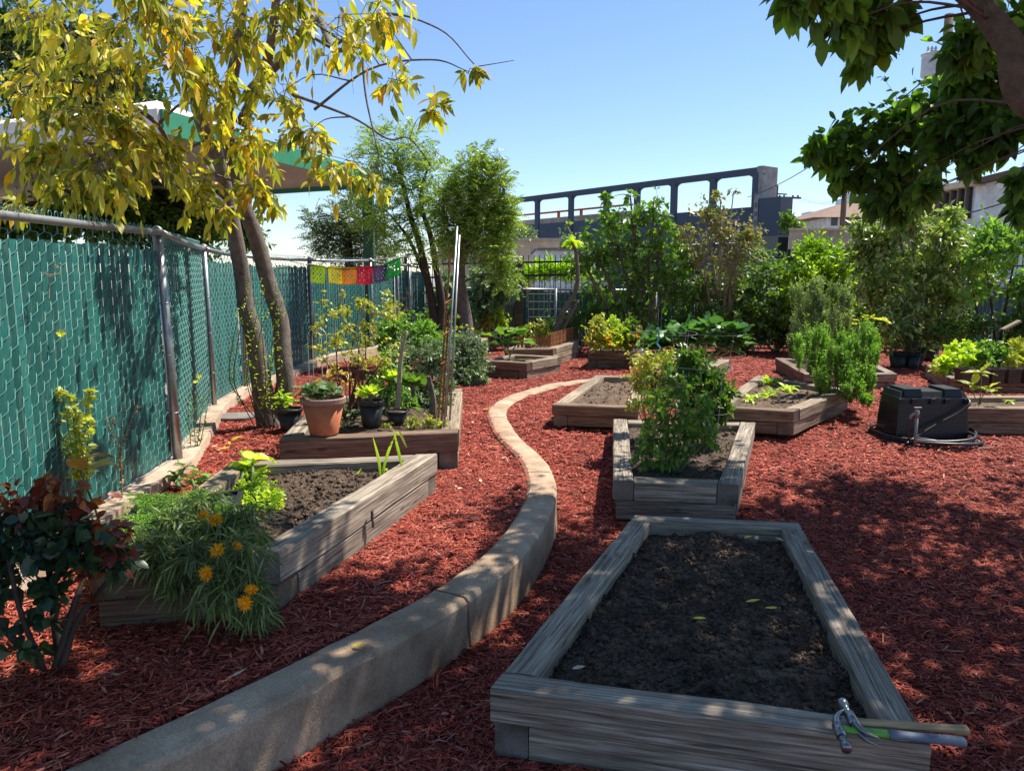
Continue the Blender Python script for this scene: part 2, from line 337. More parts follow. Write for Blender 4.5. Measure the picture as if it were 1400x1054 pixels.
def leaves_np(Pb, D, L, W, droop=.15, fold=.25, hi=False, flat=.5):
    n = len(Pb); D = unit(D); L = np.broadcast_to(L, (n,))[:, None]; W = np.broadcast_to(W, (n,))[:, None]
    nr = unit(np.array([0, 0, 1.])*flat*2+rng.normal(size=(n, 3))); sd = unit(np.cross(D, nr)); nr = np.cross(sd, D)
    dn = np.array([0, 0, -1.])
    def st(t, wf, side): return Pb+D*L*t+dn*droop*L*t*t+sd*side*W*wf*.5+nr*abs(side)*fold*W*wf*.5
    if hi:
        V = np.stack([Pb, st(.22, .75, -1), st(.22, 0, 0), st(.22, .75, 1), st(.5, 1, -1), st(.5, 0, 0), st(.5, 1, 1), st(.78, .62, -1), st(.78, 0, 0), st(.78, .62, 1), st(1, 0, 0)], 1).reshape(-1, 3)
        b = np.arange(n)[:, None]*11
        tri = np.concatenate([b+np.array([f]) for f in ((0, 2, 1), (0, 3, 2), (7, 8, 10), (8, 9, 10))])
        qd = np.concatenate([b+np.array([f]) for f in ((1, 2, 5, 4), (2, 3, 6, 5), (4, 5, 8, 7), (5, 6, 9, 8))])
        return V, [tri, qd]
    V = np.stack([Pb, st(.45, 1, -1), st(1, 0, 0), st(.45, 1, 1)], 1).reshape(-1, 3); b = np.arange(n)[:, None]*4
    return V, [np.concatenate([b+np.array([[0, 2, 1]]), b+np.array([[0, 3, 2]])])]
def rdir(n): return unit(rng.normal(size=(n, 3)))
def merge(parts):
    Vs, Fs, o = [], {}, 0
    for V, Fl in parts:
        for f in (Fl if isinstance(Fl, list) else [Fl]): Fs.setdefault(f.shape[1], []).append(f+o)
        Vs.append(V); o += len(V)
    return np.concatenate(Vs), [np.concatenate(v) for v in Fs.values()]
def twigcloud(blobs, nt, nl, L, W, droop=.2, up=.2, out=1., hi=False, tr=.003, hang=0., spread=.9, fold=.25, start=.25):
    """blobs: (centre, (rx,ry,rz), weight). Returns leaf parts and twig parts."""
    LP, TP = [], []
    for c, r, wt in blobs:
        c = np.array(c); r = np.array(r, float) if hasattr(r, '__len__') else np.array([r]*3, float)
        m = max(2, int(nt*wt)); d = rdir(m); d[:, 2] += up; d = unit(d); k = rng.uniform(.5, 1.08, (m, 1))+.5*(rng.random((m, 1)) < .16)
        A = c+rdir(m)*r*.28; B = c+d*r*k; Md = (A+B)/2+rdir(m)*r*.1; B = B+np.array([0, 0, -1.])*hang*r[2]*rng.uniform(.2, 1, (m, 1))
        TP += [segs_np(A, Md, tr, tr*.7), segs_np(Md, B, tr*.7, tr*.35)]
        t = rng.uniform(start, 1.03, (m, nl, 1)); q = np.where(t < .5, A[:, None]+(Md-A)[:, None]*t*2, Md[:, None]+(B-Md)[:, None]*(t*2-1))
        td = unit(B-A)[:, None]*out*.6+rng.normal(size=(m, nl, 3))*spread*.6+np.array([0, 0, -1.])*hang
        q = q.reshape(-1, 3); s = rng.uniform(.45, 1.28, len(q))
        LP.append(leaves_np(q, td.reshape(-1, 3), L*s, W*s, droop, fold, hi))
    return LP, TP
def featherleaf(blobs, nf, L, W, mat=None, hang=.25, npin=9):
    """fern-like compound leaves: a rachis with paired leaflets"""
    LP, TP = [], []
    for c, r, wt in blobs:
        c = np.array(c); r = np.array(r, float) if hasattr(r, '__len__') else np.array([r]*3, float); m = int(nf*wt)
        d = rdir(m); A = c+d*r*rng.uniform(.1, .95, (m, 1)); D = unit(d+rng.normal(size=(m, 3))*.5+np.array([0, 0, .15])); Ls = L*rng.uniform(.6, 1.2, (m, 1))
        sd = unit(np.cross(D, rdir(m)+np.array([0, 0, 1.5])))
        B = A+D*Ls+np.array([0, 0, -1])*hang*Ls; TP.append(segs_np(A, B, .0015, .0008))
        for k in range(npin):
            t = (k+.7)/npin; q = A+D*Ls*t+np.array([0, 0, -1])*hang*Ls*t*t
            for s in (-1, 1):
                wl = W*(1-.5*abs(t-.45)*1.4)
                LP.append(leaves_np(q, sd*s+D*.45+rng.normal(size=(m, 3))*.12, wl, wl*.3, .1, .1))
    return LP, TP
def pb(px, py, rpx, Y, wt=1., ry=None, rpy=None):       # a blob of crown measured in the photo
    k = m_per_px(Y); return (tuple(P(px, py, Y)), (rpx*k, (ry or rpx)*k, (rpy or rpx)*k), wt)
def limbs_to(blobs, nodes, r0, r1, sag=.0, mb=None, n=6, prob=1.):
    mb = mb or MB()
    for c, r, wt in blobs:
        if random.random() > prob: continue
        c = Vector(c); cand = [q for q in nodes if q[0].z < c.z+.15] or nodes
        a, ra = min(cand, key=lambda q: (q[0]-c).length); s0 = min(r0, max(ra*.7, .002)); s1 = min(r1, s0*.35); L = (c-a).length; mid = (a+c)/2+Vector((random.uniform(-.1, .1), random.uniform(-.1, .1), .12))*L
        pts = smooth_path([a, mid, c], 4); mb.tube(pts, lerp_r([s0, (s0+s1)/2, s1], len(pts)), n)
    return mb
def plant(name, label, cat, base, trunks, blobs, leaf, L, W, nt=30, nl=10, bark='bark', group=None, limb=None, crown='foliage', trunkname='stem',
          feather=False, extra=None, **kw):
    root = empty(name, tuple(base), label, cat, group); mb = MB(); nodes = []
    for pts, rad in trunks:
        sp = smooth_path(pts, 6); rr = lerp_r(rad, len(sp))
        sp = [p+Vector(noise.noise_vector(p*2.3))*rr[i]*.45 if i else p for i, p in enumerate(sp)]
        mb.tube(sp, rr, 10 if max(rad) > .03 else 6); nodes += list(zip(sp, rr))[len(sp)//4:]
    if not nodes: nodes = [(Vector(base)+Vector((0, 0, .03)), 1.)]
    lr = limb or (.02, .006)
    limbs_to(blobs, nodes, lr[0], lr[1], mb=mb)
    if feather: LP, TP = featherleaf(blobs, nt, L, W)
    else: LP, TP = twigcloud(blobs, nt, nl, L, W, **kw)
    V = np.array(mb.v, float).reshape(-1, 3); q4 = [f for f in mb.f if len(f) == 4]; qo = [f for f in mb.f if len(f) != 4]
    parts = [(V, [np.array(q4)]+([np.array([f]) for f in qo]))] if len(V) else []
    Vt, Ft = merge(parts+TP); np_mesh(trunkname, Vt, Ft, bark, root, smooth=True)
    Vl, Fl = merge(LP); np_mesh(crown, Vl, Fl, leaf, root)
    return root
def petals(root, name, centres, R, npet, mat, eye=None, nrm=None, tilt=.25):
    for c in centres:
        c = np.array(c); nn = unit(np.array(nrm if nrm is not None else (0, -.7, .7))+rng.normal(size=3)*.25)
        u = unit(np.cross(nn, [0, 0, 1.3])); v = np.cross(nn, u); a = np.arange(npet)*2*math.pi/npet+rng.uniform(0, 1)
        D = u*np.cos(a)[:, None]+v*np.sin(a)[:, None]+nn*tilt; V, Fl = leaves_np(np.repeat(c[None], npet, 0), D, R, R*.34, .05, .1, flat=0)
        o = np_mesh(name, V, Fl, mat, root)
        if eye:
            e = MB(); e.lathe(c, [(.001, R*.2), (R*.16, R*.12), (R*.2, 0), (R*.1, -R*.15), (.001, -R*.2)], 10); e.build('flower_eye', eye, root).parent = o

# ---------------------------------------------------------------- ground
KERB = [(-4.2, -.6), (-2.6, .75), (-1.75, 1.6), (-1.17, 2.27), (-.60, 3.02), (-.27, 3.52), (.0, 4.15), (.17, 4.9), (.22, 5.5), (.16, 6.2), (-.02, 7.0), (-.12, 7.7), (-.17, 8.35), (-.10, 8.95), (.12, 9.6), (.42, 10.15), (.80, 10.75), (1.2, 11.2)]
KY = [p[1] for p in KERB]; KX = [p[0] for p in KERB]
def sst(t): t = max(0., min(1., t)); return t*t*(3-2*t)
def gz(x, y):
    if y < 11.2 and x > float(np.interp(y, KY, KX)): return -.22*(1-sst((y-4.9)/4.2))
    return 0.
def gzn(x, y): return gz(x, y)+.018*noise.noise(Vector((x*1.7, y*1.7, 0)))+.011*noise.noise(Vector((x*7, y*7, 3)))
def axis(lo, hi, st, far):
    a = list(np.arange(lo, hi, st)); k = []; d = st; v = lo
    while v > -far: d *= 1.6; v -= d; k.append(v)
    b = []; d = st; v = a[-1]
    while v < far: d *= 1.6; v += d; b.append(v)
    return k[::-1]+a+b
xs, ys = axis(-3.9, 8, .075, 1500), axis(.6, 14.5, .075, 2600)
V = np.array([(x, y, gzn(x, y) if -6 < x < 12 and -2 < y < 20 else -.01) for y in ys for x in xs]); nx, ny = len(xs), len(ys)
i = np.arange(nx-1)[None]+np.arange(ny-1)[:, None]*nx; i = i.reshape(-1, 1)
tag(np_mesh('ground', V, [i+np.array([[0, 1, nx+1, nx]])], 'mulch', smooth=True), kind='structure')

# ---------------------------------------------------------------- concrete kerb that winds through the garden (segments are parts)
def offset_path(pts, d):
    out = []
    for i, p in enumerate(pts):
        a, b = pts[max(i-1, 0)], pts[min(i+1, len(pts)-1)]; t = Vector((b[0]-a[0], b[1]-a[1], 0)).normalized(); out.append(Vector((p[0]+t.y*d, p[1]-t.x*d, 0)))
    return out
kp = [Vector((x, y, 0)) for x, y in KERB]; kp = smooth_path(kp, 9)
kroot = empty('garden_kerb', (0, 5, 0), 'winding tan concrete kerb curving between the red mulch paths', 'kerb')
def kerb_seg(pts, name='kerb_segment'):
    w2 = .105; L_, R_ = offset_path(pts, -w2), offset_path(pts, w2); Li, Ri = offset_path(pts, -w2+.02), offset_path(pts, w2-.022)
    V = []; Fc = []
    for i, p in enumerate(pts):
        h = .032+.006*noise.noise(p*3)+.004*noise.noise(p*14)-.03*sst((p.y-10.3)/.8); sp_ = max(0, noise.noise(p*4.3+Vector((2, 7, 0)))-.38)*.09; j = .006*noise.noise(p*9+Vector((5, 0, 0)))-sp_*.7
        V += [(L_[i].x, L_[i].y, -.1), (L_[i].x, L_[i].y, h-.02), (Li[i].x, Li[i].y, h), ((Li[i].x+Ri[i].x)/2, (Li[i].y+Ri[i].y)/2, h+.003), (Ri[i].x+j, Ri[i].y, h-.002), (R_[i].x+j, R_[i].y, h-.024-sp_), (R_[i].x+j, R_[i].y, -.12), (R_[i].x+.02, R_[i].y, -.36)]
    k = 8
    for i in range(len(pts)-1): Fc += [(i*k+q, (i+1)*k+q, (i+1)*k+q+1, i*k+q+1) for q in range(k-1)]
    Fc += [tuple(range(k)), tuple(range((len(pts)-1)*k+k-1, (len(pts)-1)*k-1, -1))]
    return MB().add(V, Fc).build(name, 'kerb_concrete', kroot, smooth=False)
def dense(pts, st=.04):
    out = []
    for a, b in zip(pts, pts[1:]):
        m = max(1, int((b-a).length/st)); out += [a.lerp(b, q/m) for q in range(m)]
    return out+[pts[-1]]
dk = dense(kp); cuts = [0]+[min(range(len(dk)), key=lambda i: abs(dk[i].y-y)) for y in (3.48, 5.75, 8.0)]+[len(dk)-1]
for a, b in zip(cuts, cuts[1:]): kerb_seg(([dk[a].lerp(dk[a+1], .25)] if a else [dk[0]])+dk[a+1:b+1])

# ---------------------------------------------------------------- raised beds
def isect(a, b, c, d):
    r = (b[0]-a[0], b[1]-a[1]); s = (d[0]-c[0], d[1]-c[1]); k = r[0]*s[1]-r[1]*s[0]; t = ((c[0]-a[0])*s[1]-(c[1]-a[1])*s[0])/k
    return (a[0]+r[0]*t, a[1]+r[1]*t)
BEDS = []
def inset_line(a, b, w_, cen):
    d = Vector((b[0]-a[0], b[1]-a[1])).normalized(); n = Vector((-d.y, d.x))
    if n.dot(Vector((cen[0]-a[0], cen[1]-a[1]))) < 0: n = -n
    return (a[0]+n.x*w_, a[1]+n.y*w_), (b[0]+n.x*w_, b[1]+n.y*w_)
def timber(quad, z0, z1, mat, parent, label=None):
    """quad: o0,o1 outer edge, i1,i0 inner edge (plan). Local X runs along the beam."""
    o0, o1, i1, i0 = [Vector((p[0], p[1])) for p in quad]; d = (o1-o0).normalized(); ang = math.atan2(d.y, d.x); n = Vector((-d.y, d.x))
    def loc(p): q = p-o0; return q.dot(d), q.dot(n)
    A0, A1, B1, B0 = map(loc, (o0, o1, i1, i0)); H = z1-z0; nseg = max(6, int(A1[0]/.06)); ch = .008
    sec = [(0, ch/H), (0, 1-ch/H), (ch/.13, 1), (.5, 1.0), (1-ch/.13, 1), (1, 1-ch/H), (1, ch/H), (1-ch/.13, 0), (ch/.13, 0)]
    V = []; seed = random.uniform(0, 50); k = len(sec)
    for s_ in range(nseg+1):
        s = s_/nseg
        for t, h in sec:
            x = (A0[0]*(1-s)+A1[0]*s)*(1-t)+(B0[0]*(1-s)+B1[0]*s)*t; y = A0[1]*(1-t)+(B0[1]*(1-s)+B1[1]*s)*t; z = z0+H*h
            if s_ in (0, nseg): x += (.004 if s_ == 0 else -.004)*(1 if t in (0, 1) or h in (0, 1) else 0)
            e = Vector((x*2.2+seed, y*9, z*9)); y += .005*noise.noise(e); z += .0055*noise.noise(e+Vector((9, 3, 1)))+(.003*noise.noise(Vector((x*9, seed, y*20))) if h > .5 else 0)
            V.append((x, y, z))
    Fc = [(i*k+q, i*k+(q+1) % k, (i+1)*k+(q+1) % k, (i+1)*k+q) for i in range(nseg) for q in range(k)]
    Fc += [tuple(range(k-1, -1, -1)), tuple(range(nseg*k, nseg*k+k))]
    if B0[1] < 0: Fc = [tuple(reversed(f)) for f in Fc]
    me = bpy.data.meshes.new('timber'); me.from_pydata(V, [], Fc); me.materials.append(MATS[mat])
    o = bpy.data.objects.new('timber', me); COL.objects.link(o); o.parent = parent; pl = LOC[parent.name]
    o.location = (o0.x-pl.x, o0.y-pl.y, -pl.z); o.rotation_euler = (0, 0, ang); LOC[o.name] = pl
    if label: o['label'] = label
    return o
def bed(label, c, ztop, zbase, soil, mats='timber_grey', tw=.13, layers=2, soil_drop=.05, amp=.02, res=.05, clods=0, group='timber raised garden beds', fullright=False):
    """c: outer plan corners near-left, near-right, far-right, far-left"""
    c = [(p[0], p[1]) for p in c]; cen = (sum(p[0] for p in c)/4, sum(p[1] for p in c)/4)
    root = empty('raised_bed', (cen[0], cen[1], zbase), label, 'garden bed', group); BEDS.append(c)
    ml = mats if isinstance(mats, (list, tuple)) else [mats]*4; H = (ztop-zbase)/layers
    for ly in range(layers):
        z1 = ztop-ly*H; z0 = z1-H+.004; jit = [random.uniform(-.008, .008)-(0.004 if ly else 0) for _ in range(4)]
        if ly: jit = [j-.012 for j in jit]
        sh = []                                                            # outer lines, jittered a little per layer
        for e in range(4): sh.append(inset_line(c[e], c[(e+1) % 4], -jit[e], cen))
        C = [isect(*sh[e-1], *sh[e]) for e in range(4)]
        inn = [inset_line(C[e], C[(e+1) % 4], tw, cen) for e in range(4)]
        full = (0, 2) if (ly % 2 == 0) != fullright else (1, 3)
        for e in range(4):
            a, b = C[e], C[(e+1) % 4]; pi, ni = inn[e-1], inn[(e+1) % 4]
            if e in full: q = (a, b, isect(*inn[e], *sh[(e+1) % 4]), isect(*inn[e], *sh[e-1]))
            else: q = (isect(a, b, *pi), isect(a, b, *ni), isect(*inn[e], *ni), isect(*inn[e], *pi))
            g = .003; dv = Vector((q[1][0]-q[0][0], q[1][1]-q[0][1])).normalized()*g
            q = ((q[0][0]+dv.x, q[0][1]+dv.y), (q[1][0]-dv.x, q[1][1]-dv.y), (q[2][0]-dv.x, q[2][1]-dv.y), (q[3][0]+dv.x, q[3][1]+dv.y))
            dz = random.uniform(-.006, .006) if not ly else 0
            timber(q, z0, z1+dz, ml[e], root)
    inn = [inset_line(c[e], c[(e+1) % 4], tw-.02, cen) for e in range(4)]; I = [isect(*inn[e-1], *inn[e]) for e in range(4)]
    n = max(6, int((Vector(I[1])-Vector(I[0])).length/res)); m = max(6, int((Vector(I[3])-Vector(I[0])).length/res)); V = []; zs = ztop-soil_drop
    for j in range(m+1):
        for i in range(n+1):
            u, v = i/n, j/m; x = (I[0][0]*(1-u)+I[1][0]*u)*(1-v)+(I[3][0]*(1-u)+I[2][0]*u)*v; y = (I[0][1]*(1-u)+I[1][1]*u)*(1-v)+(I[3][1]*(1-u)+I[2][1]*u)*v
            e = Vector((x, y, 0)); ed = min(u, 1-u, v, 1-v)
            z = zs+amp*(1.3*noise.noise(e*3.1)+.9*noise.noise(e*8)+.6*abs(noise.noise(e*21))+.35*noise.noise(e*47))-.02*(1-sst(ed/.1))
            V.append((x, y, min(z, ztop-.008)))
    i = (np.arange(n)[None]+np.arange(m)[:, None]*(n+1)).reshape(-1, 1); parts = [(np.array(V), [i+np.array([[0, 1, n+2, n+1]])])]
    if clods:
        tb = np.array([(0, 0, 1), (.94, 0, .2), (.29, .9, .2), (-.76, .55, .2), (-.76, -.55, .2), (.29, -.9, .2), (0, 0, -.8)]); tf = np.array([(0, 1, 2), (0, 2, 3), (0, 3, 4), (0, 4, 5), (0, 5, 1), (6, 2, 1), (6, 3, 2), (6, 4, 3), (6, 5, 4), (6, 1, 5)])
        VV = np.array(V); pk = rng.integers(0, len(VV), clods); pc = VV[pk]+rng.normal(size=(clods, 3))*[.02, .02, .002]
        s = rng.exponential(.0045, (clods, 1, 1))+.003; s = np.minimum(s, .026); CV = tb[None]*s*rng.uniform(.6, 1.3, (clods, 7, 3))+pc[:, None]; b = np.arange(clods)[:, None]*7
        parts.append((CV.reshape(-1, 3), [np.concatenate([b+f[None] for f in tf])]))
        t = clods//6; pk = rng.integers(0, len(VV), t); D = rdir(t)*[1, 1, .25]; A = VV[pk]+[0, 0, .006]; parts.append(segs_np(A, A+D*rng.uniform(.015, .06, (t, 1)), .0011, .0007))
    Vs, Fs = merge(parts); np_mesh('soil', Vs, Fs, soil, root, smooth=False)
    return root
def q(z, *pts): return [G(px, py, z) for px, py in pts]
b1 = bed('large weathered grey bed of bare dark soil in the foreground shade', q(.05, (665, 940), (1280, 1022), (1094, 713), (866, 702)), .05, -.23, 'soil_dark', 'timber_grey', .125, 2, .075, .030, .02, 14000)
bed('grey timber bed holding the leafy green bush behind the foreground bed', q(.10, (838, 656), (1012, 662), (1034, 577), (838, 573)), .10, -.2, 'soil_brown', 'timber_grey', .14, 2, .05, .02, .04, 1500, fullright=True)
bed('sunlit bed with small lime green seedlings right of the leafy bush', q(.22, (975, 556), (1087, 562), (1163, 533), (1036, 513)), .22, -.03, 'soil_tan', ['timber_brown', 'timber_tan', 'timber_tan', 'timber_tan'], .14, 2, .05, .02, .05, 600)
bed('tan timber bed of bare dry soil beside the end of the kerb', q(.20, (754, 553), (874, 557), (884, 514), (814, 513)), .20, -.03, 'soil_tan', ['timber_brown', 'timber_tan', 'timber_tan', 'timber_tan'], .14, 2, .05, .02, .05, 600)
b5 = bed('long left bed of bare brown soil with a knotted sunlit side beam', q(.28, (120, 778), (382, 757), (600, 619), (318, 630)), .28, -.03, 'soil_brown', ['timber_brown', 'timber_grey', 'timber_grey', 'timber_tan'], .14, 2, .06, .022, .03, 3500, fullright=True)
b6 = bed('left bed crowded with pots and shrubs behind the terracotta pot', q(.30, (380, 602), (628, 591), (633, 531), (440, 543)), .30, -.03, 'soil_brown', ['timber_brown', 'timber_tan', 'timber_tan', 'timber_grey'], .15, 2, .05, .02, .05, 500)
bed('small low bed with a broad leafed squash plant left of the path', q(.25, (655, 492), (721, 496), (769, 487), (700, 484)), .25, -.02, 'soil_tan', ['timber_brown', 'timber_tan', 'timber_tan', 'timber_grey'], .14, 2)
bed('far bed edged with a little red picket fence', q(.30, (690, 478), (757, 477), (792, 466), (730, 464)), .30, -.02, 'soil_brown', ['timber_brown', 'timber_tan', 'timber_tan', 'timber_grey'], .15, 3)
bed('far left bed whose pale end shows beside the round silvery bush', q(.38, (604, 474), (645, 474), (668, 462), (630, 460)), .38, -.02, 'soil_brown', 'timber_tan', .15, 2)
bed('far bed overflowing with yellow and orange flowering plants', q(.28, (803, 480), (868, 480), (884, 474), (815, 472)), .28, -.02, 'soil_brown', ['timber_brown', 'timber_tan', 'timber_grey', 'timber_grey'], .14, 2)
bed('bed under the big leafed collard plants', q(.20, (880, 508), (962, 508), (1000, 491), (905, 489)), .20, -.02, 'soil_brown', ['timber_brown', 'timber_tan', 'timber_grey', 'timber_grey'], .14, 2)
bed('grey bed reaching out from behind the tall feathery herbs', q(.2, (1100, 511), (1227, 511), (1192, 495), (1060, 489)), .2, -.02, 'soil_brown', ['timber_grey', 'timber_grey', 'timber_grey', 'timber_brown'], .13, 2)
bed('right bed lined with dark square pots along its front beam', q(.2, (1299, 517), (1520, 519), (1480, 496), (1264, 497)), .2, -.02, 'soil_brown', ['timber_brown', 'timber_brown', 'timber_tan', 'timber_tan'], .14, 2)
bed('right bed of dry soil just behind the black bin', q(.2, (1300, 558), (1560, 560), (1500, 541), (1300, 541)), .2, -.1, 'soil_tan', ['timber_brown', 'timber_brown', 'timber_tan', 'timber_tan'], .12, 2)

# iron strap on the left bed's sunlit beam
st = MB(); a = G(506, 706, .17); st.box((a.x+.012, a.y, .175), (.012, .03, .06)); st.box((a.x+.014, a.y+.01, .12), (.012, .02, .035)); st.build('metal_bracket', 'steel_dark', b5)

# ---------------------------------------------------------------- mulch chips
def inpoly(x, y, c, g=.0):
    r = np.ones(len(x), bool); cx, cy = sum(p[0] for p in c)/4, sum(p[1] for p in c)/4
    for e in range(4):
        a, b = inset_line(c[e], c[(e+1) % 4], g, (cx, cy)); s = (b[0]-a[0])*(y-a[1])-(b[1]-a[1])*(x-a[0]); s0 = (b[0]-a[0])*(cy-a[1])-(b[1]-a[1])*(cx-a[0]); r &= (s*s0 > 0)
    return r
def chips(n, y0, y1, L, W):
    y = rng.uniform(y0, y1, n*3); hw = .72*y+.4; x = rng.uniform(-1, 1, n*3)*(.72*y1+.4); ok = (np.abs(x) < hw) & (x > -3.6)
    kx = np.interp(y, KY, KX); dk_ = np.abs(x-kx)*np.where(y < 4.5, .72, .95); ok &= (dk_ > .125) | (y > 11.2) | ((x < kx) & (dk_ > .075) & (rng.random(n*3) < .34))
    for c in BEDS: ok &= ~inpoly(x, y, c)
    x, y = x[ok][:n], y[ok][:n]; n = len(x); kx = np.interp(y, KY, KX)
    z = np.array([gzn(a, b) for a, b in zip(x, y)])+rng.uniform(.002, .016, n)
    on = (np.abs(x-kx)*np.where(y < 4.5, .72, .95) < .125) & (y < 11.2); z[on] = .046+rng.uniform(0, .006, on.sum())
    a = rng.uniform(0, math.pi*2, n); tl = rng.normal(0, .16, n); tl[on] *= .1; rl = rng.normal(0, .35, n); rl[on] *= .15
    D = np.stack([np.cos(a)*np.cos(tl), np.sin(a)*np.cos(tl), np.sin(tl)], 1); sd = np.stack([-np.sin(a)*np.cos(rl), np.cos(a)*np.cos(rl), np.sin(rl)], 1); up = np.cross(D, sd)
    l = (L*rng.lognormal(0, .45, n))[:, None]; w_ = (W*rng.lognormal(0, .35, n))[:, None]; c = np.stack([x, y, z], 1); bend = rng.normal(0, .06, (n, 1))*l; th = w_*.35
    V = np.stack([c-D*l/2-sd*w_*.22, c-D*l/2+sd*w_*.25, c+up*bend-sd*w_/2, c+up*bend+up*th, c+up*bend+sd*w_/2, c+D*l/2-sd*w_*.2, c+D*l/2+sd*w_*.28], 1).reshape(-1, 3); b = np.arange(n)[:, None]*7
    return V, [np.concatenate([b+np.array([f]) for f in ((0, 2, 3), (0, 3, 1), (1, 3, 4), (2, 5, 3), (3, 5, 6), (3, 6, 4))])]
Vc, Fc = merge([chips(52000, 1.25, 3.3, .040, .0065), chips(70000, 3.3, 6, .042, .0075), chips(60000, 6, 10, .05, .010), chips(30000, 10, 15.5, .06, .014)])
tag(np_mesh('mulch_chips', Vc, Fc, 'mulch_chip'), kind='stuff')

# ---------------------------------------------------------------- chain link fences with slats
def fence_bay(root, a, b, z0, z1, slat0=.05, slat1=.10, r=.0024, flip=1, wm='wire_green'):
    a, b = Vector((a[0], a[1], 0)), Vector((b[0], b[1], 0)); d = (b-a); L = d.length; d.normalize(); nrm = Vector((d.y, -d.x, 0))*flip; p = .07; hh = .055; n = int(L/p)
    m = int((z1+.045-z0)/hh)-1; A, B = [], []
    for k in range(n):
        for j in range(m):
            x0 = (k+(j % 2))*p; x1 = (k+((j+1) % 2))*p; off0 = (.011 if j % 2 == 0 else -.011)
            sh = (k % 2)*hh; zz0, zz1 = z0+j*hh+sh-(.011 if j % 2 == 0 else -.011), z0+(j+1)*hh+sh+(.011 if j % 2 == 0 else -.011)
            if zz1 > z1+.05: continue
            q0 = a+d*x0; q1 = a+d*x1; e = nrm*off0
            mid = (q0+q1)/2+e*1.5
            A += [(q0.x, q0.y, zz0), (mid.x, mid.y, (zz0+zz1)/2-.010)]; B += [(mid.x, mid.y, (zz0+zz1)/2-.010), (q1.x, q1.y, zz1)]
        # knuckle curl above the rail
        t = a+d*(k+(m % 2))*p; zt0 = z1+.02; ps = [t+d*.02*math.sin(q1)+Vector((0, 0, zt0+.018-.02*math.cos(q1)-0)) for q1 in np.linspace(0, 5.2, 7)]; A += [(q1.x, q1.y, q1.z) for q1 in ps[:-1]]; B += [(q1.x, q1.y, q1.z) for q1 in ps[1:]]; A.append((t.x, t.y, z1-.03)); B.append((ps[0].x, ps[0].y, ps[0].z))
    V, Fq = segs_np(A, B, r, r, 4); np_mesh('wire_mesh', V, [Fq], wm, root, smooth=True)
    sb = MB()
    for k in range(n):
        
        c = a+d*(k+.5)*p; w_ = random.uniform(.0665, .0702); t = random.uniform(-.05, .05); h1 = z1-slat1-random.uniform(0, .03); s0 = c-d*w_/2; s1 = c+d*w_/2; l = d*random.uniform(-.006, .006)
        V = []
        for zz, ll in ((z0+slat0-random.uniform(0, .02), -l), (h1, l)):
            for q_, o in ((s0, 0), (c, .004), (s1, 0)): V.append(((q_+ll+nrm*o).x, (q_+ll+nrm*o).y, zz))
        sb.add(V, [(0, 1, 4, 3), (1, 2, 5, 4)])
    sb.build('slat_panel', 'slat_green', root)
FP = [(-2.42, .6), (-2.73, 5.96), (-3.42, 8.49), (-3.56, 9.94), (-3.40, 12.74), (-2.72, 14.5), (-2.38, 15.6), (-2.18, 15.9), (-1.82, 16.3)]
FT = [1.84, 1.86, 1.82, 1.78, 1.77, 1.79, 1.74, 1.72, 1.68]
fr = empty('chain_link_fence', (-2.73, 5.96, 0), 'tall chain link fence with teal privacy slats along the left side', 'fence')
for k in range(len(FP)-1):
    a, b = FP[k], FP[k+1]; fence_bay(fr, a, b, .06, (FT[k]+FT[k+1])/2)
nrm_off = .035
for k in range(len(FP)-1):
    a, b = Vector((*FP[k], FT[k])), Vector((*FP[k+1], FT[k+1])); d = (b-a).normalized(); nn = Vector((d.y, -d.x, 0))*nrm_off
    sg = [a+nn+(b-a)*t+Vector((0, 0, -.012*math.sin(t*math.pi))) for t in (0, .25, .5, .75, 1)]
    MB().tube(sg, .024, 10).build('top_rail', 'galvanised', fr, smooth=True)
    bw = MB(); bw.tube([Vector((a.x, a.y, .09))+nn*.7, Vector((b.x, b.y, .09))+nn*.7], .004, 5)
    for t in np.arange(.1, 1, .18):                                   # tie wires round the rail
        c = a+nn+(b-a)*t; u = Vector((0, 0, 1)); bw.tube([c+(u*math.cos(x)+nn.normalized()*math.sin(x))*.027 for x in np.arange(0, 6.3, .7)], .0025, 4)
    bw.build('tension_wire', 'galvanised_dull', fr)
leans = [Vector((0, 0, 0)), P(190, 318, 5.96)-Vector((-2.73, 5.96, 1.86)), P(258, 340, 8.49)-Vector((-3.42, 8.49, 1.82))]
for k, ((x, y), t) in enumerate(zip(FP, FT)):
    if k == 0: continue
    b = Vector((x+.055, y-.01, -.1)); tp = Vector((x+.055, y-.01, t+.02))+(leans[k] if k < 3 else Vector((0, 0, 0)))
    if k < 3: tp.x = x+.055+(-.05 if k == 1 else -.02)
    mb = MB(); mb.tube([b, b.lerp(tp, .5)+Vector((.006, 0, 0)), tp], .037 if k in (1, 4) else .029, 12); mb.tube([tp-Vector((0, 0, .03)), tp+Vector((0, 0, .012)), tp+Vector((0, 0, .03))], [.043, .04, .012], 12)
    for h in (.45, .9, 1.3): c = b.lerp(tp, (h+.1)/1.95); mb.tube([c-Vector((0, 0, .004)), c+Vector((0, 0, .004))], .042 if k in (1, 4) else .034, 12)
    mb.build('fence_post', 'galvanised', fr, smooth=True)
